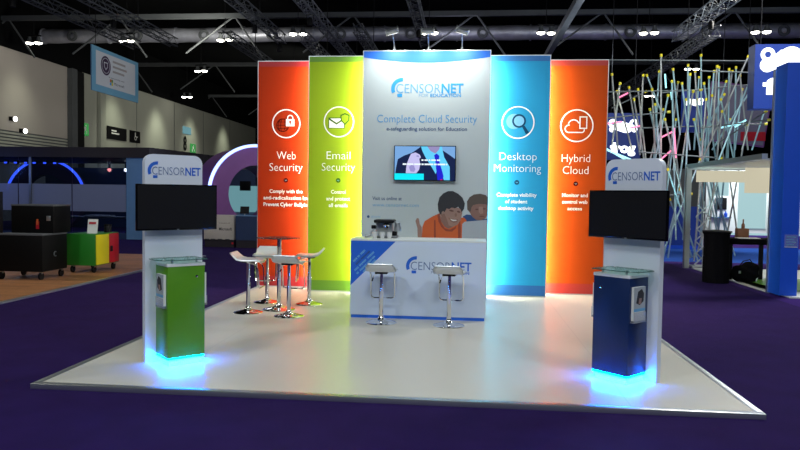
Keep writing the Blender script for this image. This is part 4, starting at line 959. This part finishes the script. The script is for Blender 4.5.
# scaffold sculpture
r = thing('scaffold_sculpture', 'tangle of leaning scaffold poles with yellow end caps, lit cyan and pink', 'scaffold', (6.0, 13, HZ))
O = Vector((6.0, 13, HZ))
poles = [(661, 56, 661, 250, 0), (701, 56, 702, 250, 0.4), (719, 68, 716, 235, 0.8), (748, 57, 700, 165, 0), (757, 62, 711, 180, -0.4), (756, 82, 712, 150, 0.5), (643, 76, 640, 150, 0),
         (647, 76, 668, 130, 0.6), (620, 84, 612, 145, -0.3), (617, 92, 632, 150, 0.3), (629, 88, 640, 155, 0.7), (672, 82, 676, 240, 0.2), (678, 83, 664, 200, 0.9), (688, 66, 688, 130, 0.5),
         (690, 75, 683, 240, -0.2), (695, 72, 705, 240, 0.3), (709, 78, 708, 180, 0.1), (714, 72, 700, 235, 0.6), (717, 67, 712, 140, -0.3), (729, 70, 728, 160, 0.4), (736, 68, 734, 165, 0.9),
         (732, 72, 722, 145, 0.0), (742, 90, 735, 150, 0.7), (768, 100, 752, 150, 0.5), (763, 72, 742, 150, -0.2), (659, 72, 652, 190, 0.8), (655, 105, 665, 210, 0.3), (665, 120, 690, 230, 0.0),
         (700, 160, 660, 260, 0.2), (668, 170, 700, 268, -0.1), (747, 125, 727, 235, 0.4), (715, 170, 730, 262, 0.6), (680, 190, 662, 262, 0.4), (706, 100, 694, 262, 0.1), (724, 95, 700, 140, 0.3), (638, 90, 646, 160, 0.9),
         (652, 90, 656, 170, 0.1), (697, 100, 722, 250, 0.8), (676, 120, 660, 245, 0.6), (730, 180, 738, 240, 0.2), (612, 75, 618, 150, 0.5), (670, 200, 694, 262, 0.9), (718, 180, 698, 250, -0.3)]
poles += [(694, 120, 722, 256, 0.2), (708, 118, 694, 258, 0.5), (722, 112, 706, 256, 0.0), (700, 140, 735, 256, 0.4), (686, 135, 668, 258, 0.3), (674, 140, 690, 258, 0.7), (730, 120, 716, 256, 0.8), (682, 84, 690, 150, 0.2), (686, 100, 673, 170, 0.7), (699, 78, 694, 150, 0.9), (704, 84, 716, 160, 0.3), (712, 96, 726, 170, 0.6), (668, 96, 655, 160, 0.1), (726, 82, 704, 150, 0.8), (740, 76, 748, 150, 0.3), (650, 110, 662, 165, 0.5), (673, 70, 680, 135, 0.4), (693, 92, 682, 160, 0.0), (721, 100, 735, 165, 0.1), (634, 100, 645, 165, 0.2), (663, 110, 648, 168, 0.9)]
for i, (x0, y0, x1, y1, dy) in enumerate(poles):
    Yp = 13+dy*1.6; Yp += 0.55; a = at_y(x0, y0, Yp)-O; c = at_y(x1, y1, Yp+0.45*math.sin(i*1.7)**2)-O
    if c.z < 0.03: c = a+(c-a)*((a.z-0.03)/(a.z-c.z))
    m = 'pole_cyan_lit' if (i % 3 and x0 > 640) else 'pole_grey'
    if x0 < 636: m = 'pole_grey'
    p_ = mb(m).tube([a, c], 0.023, 8).build('pole', r)
    d = (c-a).normalized()
    mb('yellow').tube([a-d*0.05, a+d*0.02], 0.034, 8).build('end_cap', p_)
rails = [(610, 60, 757, 61, 0.5), (700, 71, 765, 73, 0.0), (606, 92, 700, 90, 0.3), (608, 118, 668, 112, 0.2), (660, 93, 757, 84, 0.8), (700, 128, 768, 120, 0.1), (640, 152, 720, 158, 0.0), (642, 128, 765, 124, 0.6), (655, 196, 690, 194, 0.2), (720, 142, 765, 112, 0.2), (612, 108, 645, 92, 0.6)]
for i, (x0, y0, x1, y1, dy) in enumerate(rails):
    Yp = 13.5+dy*1.6; a = at_y(x0, y0, Yp)-O; c = at_y(x1, y1, Yp)-O
    p_ = mb('rail_grey').tube([a, c], 0.018, 8).build('rail', r); d = (c-a).normalized()
    mb('yellow').tube([c-d*0.02, c+d*0.06], 0.034, 8).build('end_cap', p_)
for i, (x0, y0, x1, y1, m) in enumerate(((602, 124, 622, 122, 'neon_pink'), (660, 138, 672, 132, 'neon_pink'), (672, 150, 660, 160, 'neon_pink'), (674, 128, 676, 158, 'neon_pink'), (607, 150, 632, 160, 'neon_cyan'), (735, 127, 746, 120, 'neon_cyan'), (665, 74, 666, 88, 'neon_cyan'), (671, 92, 672, 100, 'neon_cyan'), (605, 148, 640, 168, 'neon_cyan'), (618, 98, 628, 93, 'neon_pink'), (720, 128, 744, 122, 'neon_cyan'), (630, 128, 640, 126, 'neon_pink'))):
    Yp = 13.9; a = at_y(x0, y0, Yp)-O; c = at_y(x1, y1, Yp)-O
    mb(m).tube([a, c], 0.022, 8).build('light_tube', r)
light('SPOT', 'scaffold_light', (5.0, 10.5, 0.4), (6.3, 13.5, 4.2), 130, (0.45, 0.95, 1.0), 0.1, angle=1.2)
light('SPOT', 'scaffold_light', (9.5, 11.5, 0.3), (7.2, 13.5, 4.0), 130, (0.55, 0.95, 1.0), 0.1, angle=1.3)
light('SPOT', 'scaffold_light', (5.2, 11.5, 3.6), (5.8, 13.5, 2.6), 90, (1.0, 0.3, 0.5), 0.1, angle=1.0)

# framed booth with cream header panels
r = thing('framed_booth', 'open silver framed booth with cream ceiling panels beside the blue tower', 'exhibition booth', (6.1, 7.8, HZ))
mb('alu').box(-0.06, 0.06, 4.3, 4.42, 0, 2.48).build('post', r)
mb('alu').box(-0.05, 0.05, 0.0, 4.4, 2.45, 2.55).build('beam', r)
mb('alu').box(0.05, 4.5, 4.32, 4.42, 2.42, 2.55).build('beam', r)
mb('alu').box(4.5, 4.6, 4.3, 4.42, 0, 2.55).build('post', r)
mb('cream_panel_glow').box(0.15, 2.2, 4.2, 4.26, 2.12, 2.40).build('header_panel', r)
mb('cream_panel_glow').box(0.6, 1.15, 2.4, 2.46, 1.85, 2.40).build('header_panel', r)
mb('counter_top').box(0.06, 3.5, 0.1, 4.2, 2.44, 2.47).build('ceiling_sheet', r)
mb('counter_top').box(0.1, 4.5, 0.0, 4.25, 0.0, 0.02).build('floor_board', r)
light('AREA', 'booth_and_fill_light', (7.6, 10, 2.35), (7.6, 10, 0), 22, (1.0, 0.92, 0.75), 1.2)
# zig-zag display leg
r = thing('folding_display_frame', 'silver zigzag folding display frame by the frame post', 'display frame', (6.55, 12.35, HZ+0.0))
b = mb('alu')
for k_ in range(5):
    z = 0.06+k_*0.30; s_ = 1 if k_ % 2 else -1
    b.tube([(-0.15*s_, 0, z), (0.15*s_, 0, z+0.30)], 0.018, 6); b.tube([(0.15*s_, 0.1, z), (-0.15*s_, 0.1, z+0.30)], 0.018, 6)
b.build('scissor_arms', r)
mb('alu').box(-0.28, 0.35, -0.15, 0.25, 0.0, 0.05, 0.01).build('foot_plate', r)
mb('alu').tube([(0.02, 0.05, 0.05), (0.02, 0.05, 1.65)], 0.012, 6).build('mast', r)

# black draped plinth, bag, table
r = thing('black_drum', 'tall round black draped drum case on the purple carpet', 'drum case', (5.79, 9.2, HZ))
b = mb('black_cloth'); n = 48; prof = [(0.0, 0.245), (0.15, 0.25), (0.5, 0.245), (0.85, 0.235), (0.98, 0.25), (1.02, 0.27), (1.035, 0.25)]
rings = []
for z, rad in prof: rings.append([b.bm.verts.new(((rad+0.010*math.sin(9*t+z*2)*(1 if z < 0.98 else 0.2))*math.cos(t), (rad+0.010*math.sin(9*t+z*2))*math.sin(t), z)) for t in [2*PI*k_/n for k_ in range(n)]])
for A, B in zip(rings, rings[1:]):
    for k_ in range(n): b.bm.faces.new((A[k_], A[(k_+1) % n], B[(k_+1) % n], B[k_]))
b.bm.faces.new(rings[0][::-1]); b.bm.faces.new(rings[-1]); b.build('draped_body', r)
mb('black').lathe([(0, 0), (0.27, 0), (0.285, 0.012), (0.275, 0.03), (0.10, 0.05), (0, 0.052)], (0, 0, 1.03), 40).build('lid', r)
mb('steel').tube([(-0.262, -0.03, 0.55), (-0.275, -0.03, 0.57), (-0.275, -0.03, 0.70), (-0.262, -0.03, 0.72)], 0.01, 6).build('handle', r)
r = thing('black_bag', 'slumped black bag on the floor beside the black drum', 'bag', (6.42, 9.35, HZ+0.02))
b = mb('black_cloth'); bb_ = bmesh.new(); bmesh.ops.create_icosphere(bb_, subdivisions=4, radius=1)
for v in bb_.verts:
    d = v.co.copy(); f_ = 1+0.10*math.sin(5*d.x+2*d.y)+0.07*math.sin(9*d.z+4*d.x)
    v.co = Vector((d.x*0.27*f_+0.06*max(0, d.z), d.y*0.19*f_, max(0.0, 0.17+d.z*0.22*f_)))
b.merge(bb_); b.build('bag_body', r)
mb('black').tube([(-0.16, -0.05, 0.28), (-0.08, -0.10, 0.42), (0.05, -0.10, 0.46), (0.16, -0.04, 0.34)], 0.012, 8).build('strap', r)
mb('alu').box(-0.19, -0.15, -0.19, -0.175, 0.18, 0.23, 0.004).build('buckle', r)
r = thing('black_table', 'black table with papers behind the drum case', 'table', (6.72, 9.9, HZ+0.02))
mb('black_cloth').box(-0.55, 0.75, -0.3, 0.4, 0.74, 0.86, 0.02).build('table_top', r)
for x in (-0.48, 0.14): mb('black').box(x-0.035, x+0.035, -0.25, -0.18, 0, 0.74).build('leg', r)
for x in (-0.48, 0.68): mb('black').box(x-0.035, x+0.035, 0.28, 0.35, 0, 0.74).build('leg', r)
tag(mb('paper').box(6.42, 6.85, 9.7, 9.95, HZ+0.881, HZ+0.895).build('paper_stack'), 'flat stack of white papers on the black table', 'papers')
r = thing('brown_carton', 'brown carton with a bottle-shaped top on the black table', 'box', (6.62, 10.1, HZ+0.881))
mb('brown').box(-0.12, 0.12, -0.08, 0.08, 0, 0.2, 0.01).build('carton', r); mb('brown').lathe([(0, 0), (0.035, 0), (0.035, 0.08), (0.015, 0.12), (0.015, 0.2), (0, 0.2)], (0.02, 0, 0.2), 14).build('bottle_top', r)
# blue low wall behind scaffold
r = thing('blue_low_wall', 'low dark blue wall behind the scaffold base', 'booth wall', (5.5, 19.0, HZ))
mb('sign_blue').box(0, 3.25, 0, 0.15, 0, 1.45).build('panel', r); mb('tower_blue').box(0, 3.25, -0.02, 0.0, 0, 0.12).build('skirting', r)

# far bright booth
r = thing('exhibition_booth', 'far bright white booth with lit wall and two dark screens', 'exhibition booth', (14.4, 30, HZ))
mb('white').box(-1.75, 4.5, 0.6, 0.7, 0, 3.2).build('rear_wall', r)
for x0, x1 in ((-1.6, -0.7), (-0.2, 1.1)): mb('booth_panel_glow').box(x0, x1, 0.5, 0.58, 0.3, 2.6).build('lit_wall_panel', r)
for x in (-1.15, 1.55):
    m_ = mb('white').box(x-0.45, x+0.45, 0.15, 0.25, 0, 1.9).build('display_board', r)
    mb('black').box(x-0.30, x+0.22, 0.08, 0.14, 1.22, 1.80).build('screen', m_)
    mb('booth_blue').box(x-0.5, x+0.4, -0.1, 0.14, 0.80, 0.86).build('shelf', m_)
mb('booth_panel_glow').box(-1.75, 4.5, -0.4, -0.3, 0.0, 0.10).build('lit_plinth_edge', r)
for i, (x, h_) in enumerate(((-1.2, 0.22), (-1.0, 0.28), (1.3, 0.25), (1.55, 0.32))):
    tag(mb('tower_blue').lathe([(0, 0), (0.07, 0), (0.08, h_*0.6), (0.03, h_*0.8), (0.03, h_), (0, h_)], seg=12).build('blue_bottle', loc=(14.4+x, 29.98, HZ+0.861)), ['blue bottle at the left on the left far shelf', 'blue bottle at the right on the left far shelf', 'blue bottle at the left on the right far shelf', 'blue bottle at the right on the right far shelf'][i], 'bottle', 'blue bottles on the far booth shelves')
light('AREA', 'booth_and_fill_light', (14.6, 28.6, 3.4), (14.6, 30.4, 1.0), 150, (0.85, 0.97, 1.0), 2)
mb_ = mb('steel').box(8.5, 22, 38, 38.3, HZ, 3.5); tag(mb_.build('dark_partition'), 'dark partition wall far behind the bright booth', 'partition')
print('objects', len(bpy.data.objects))
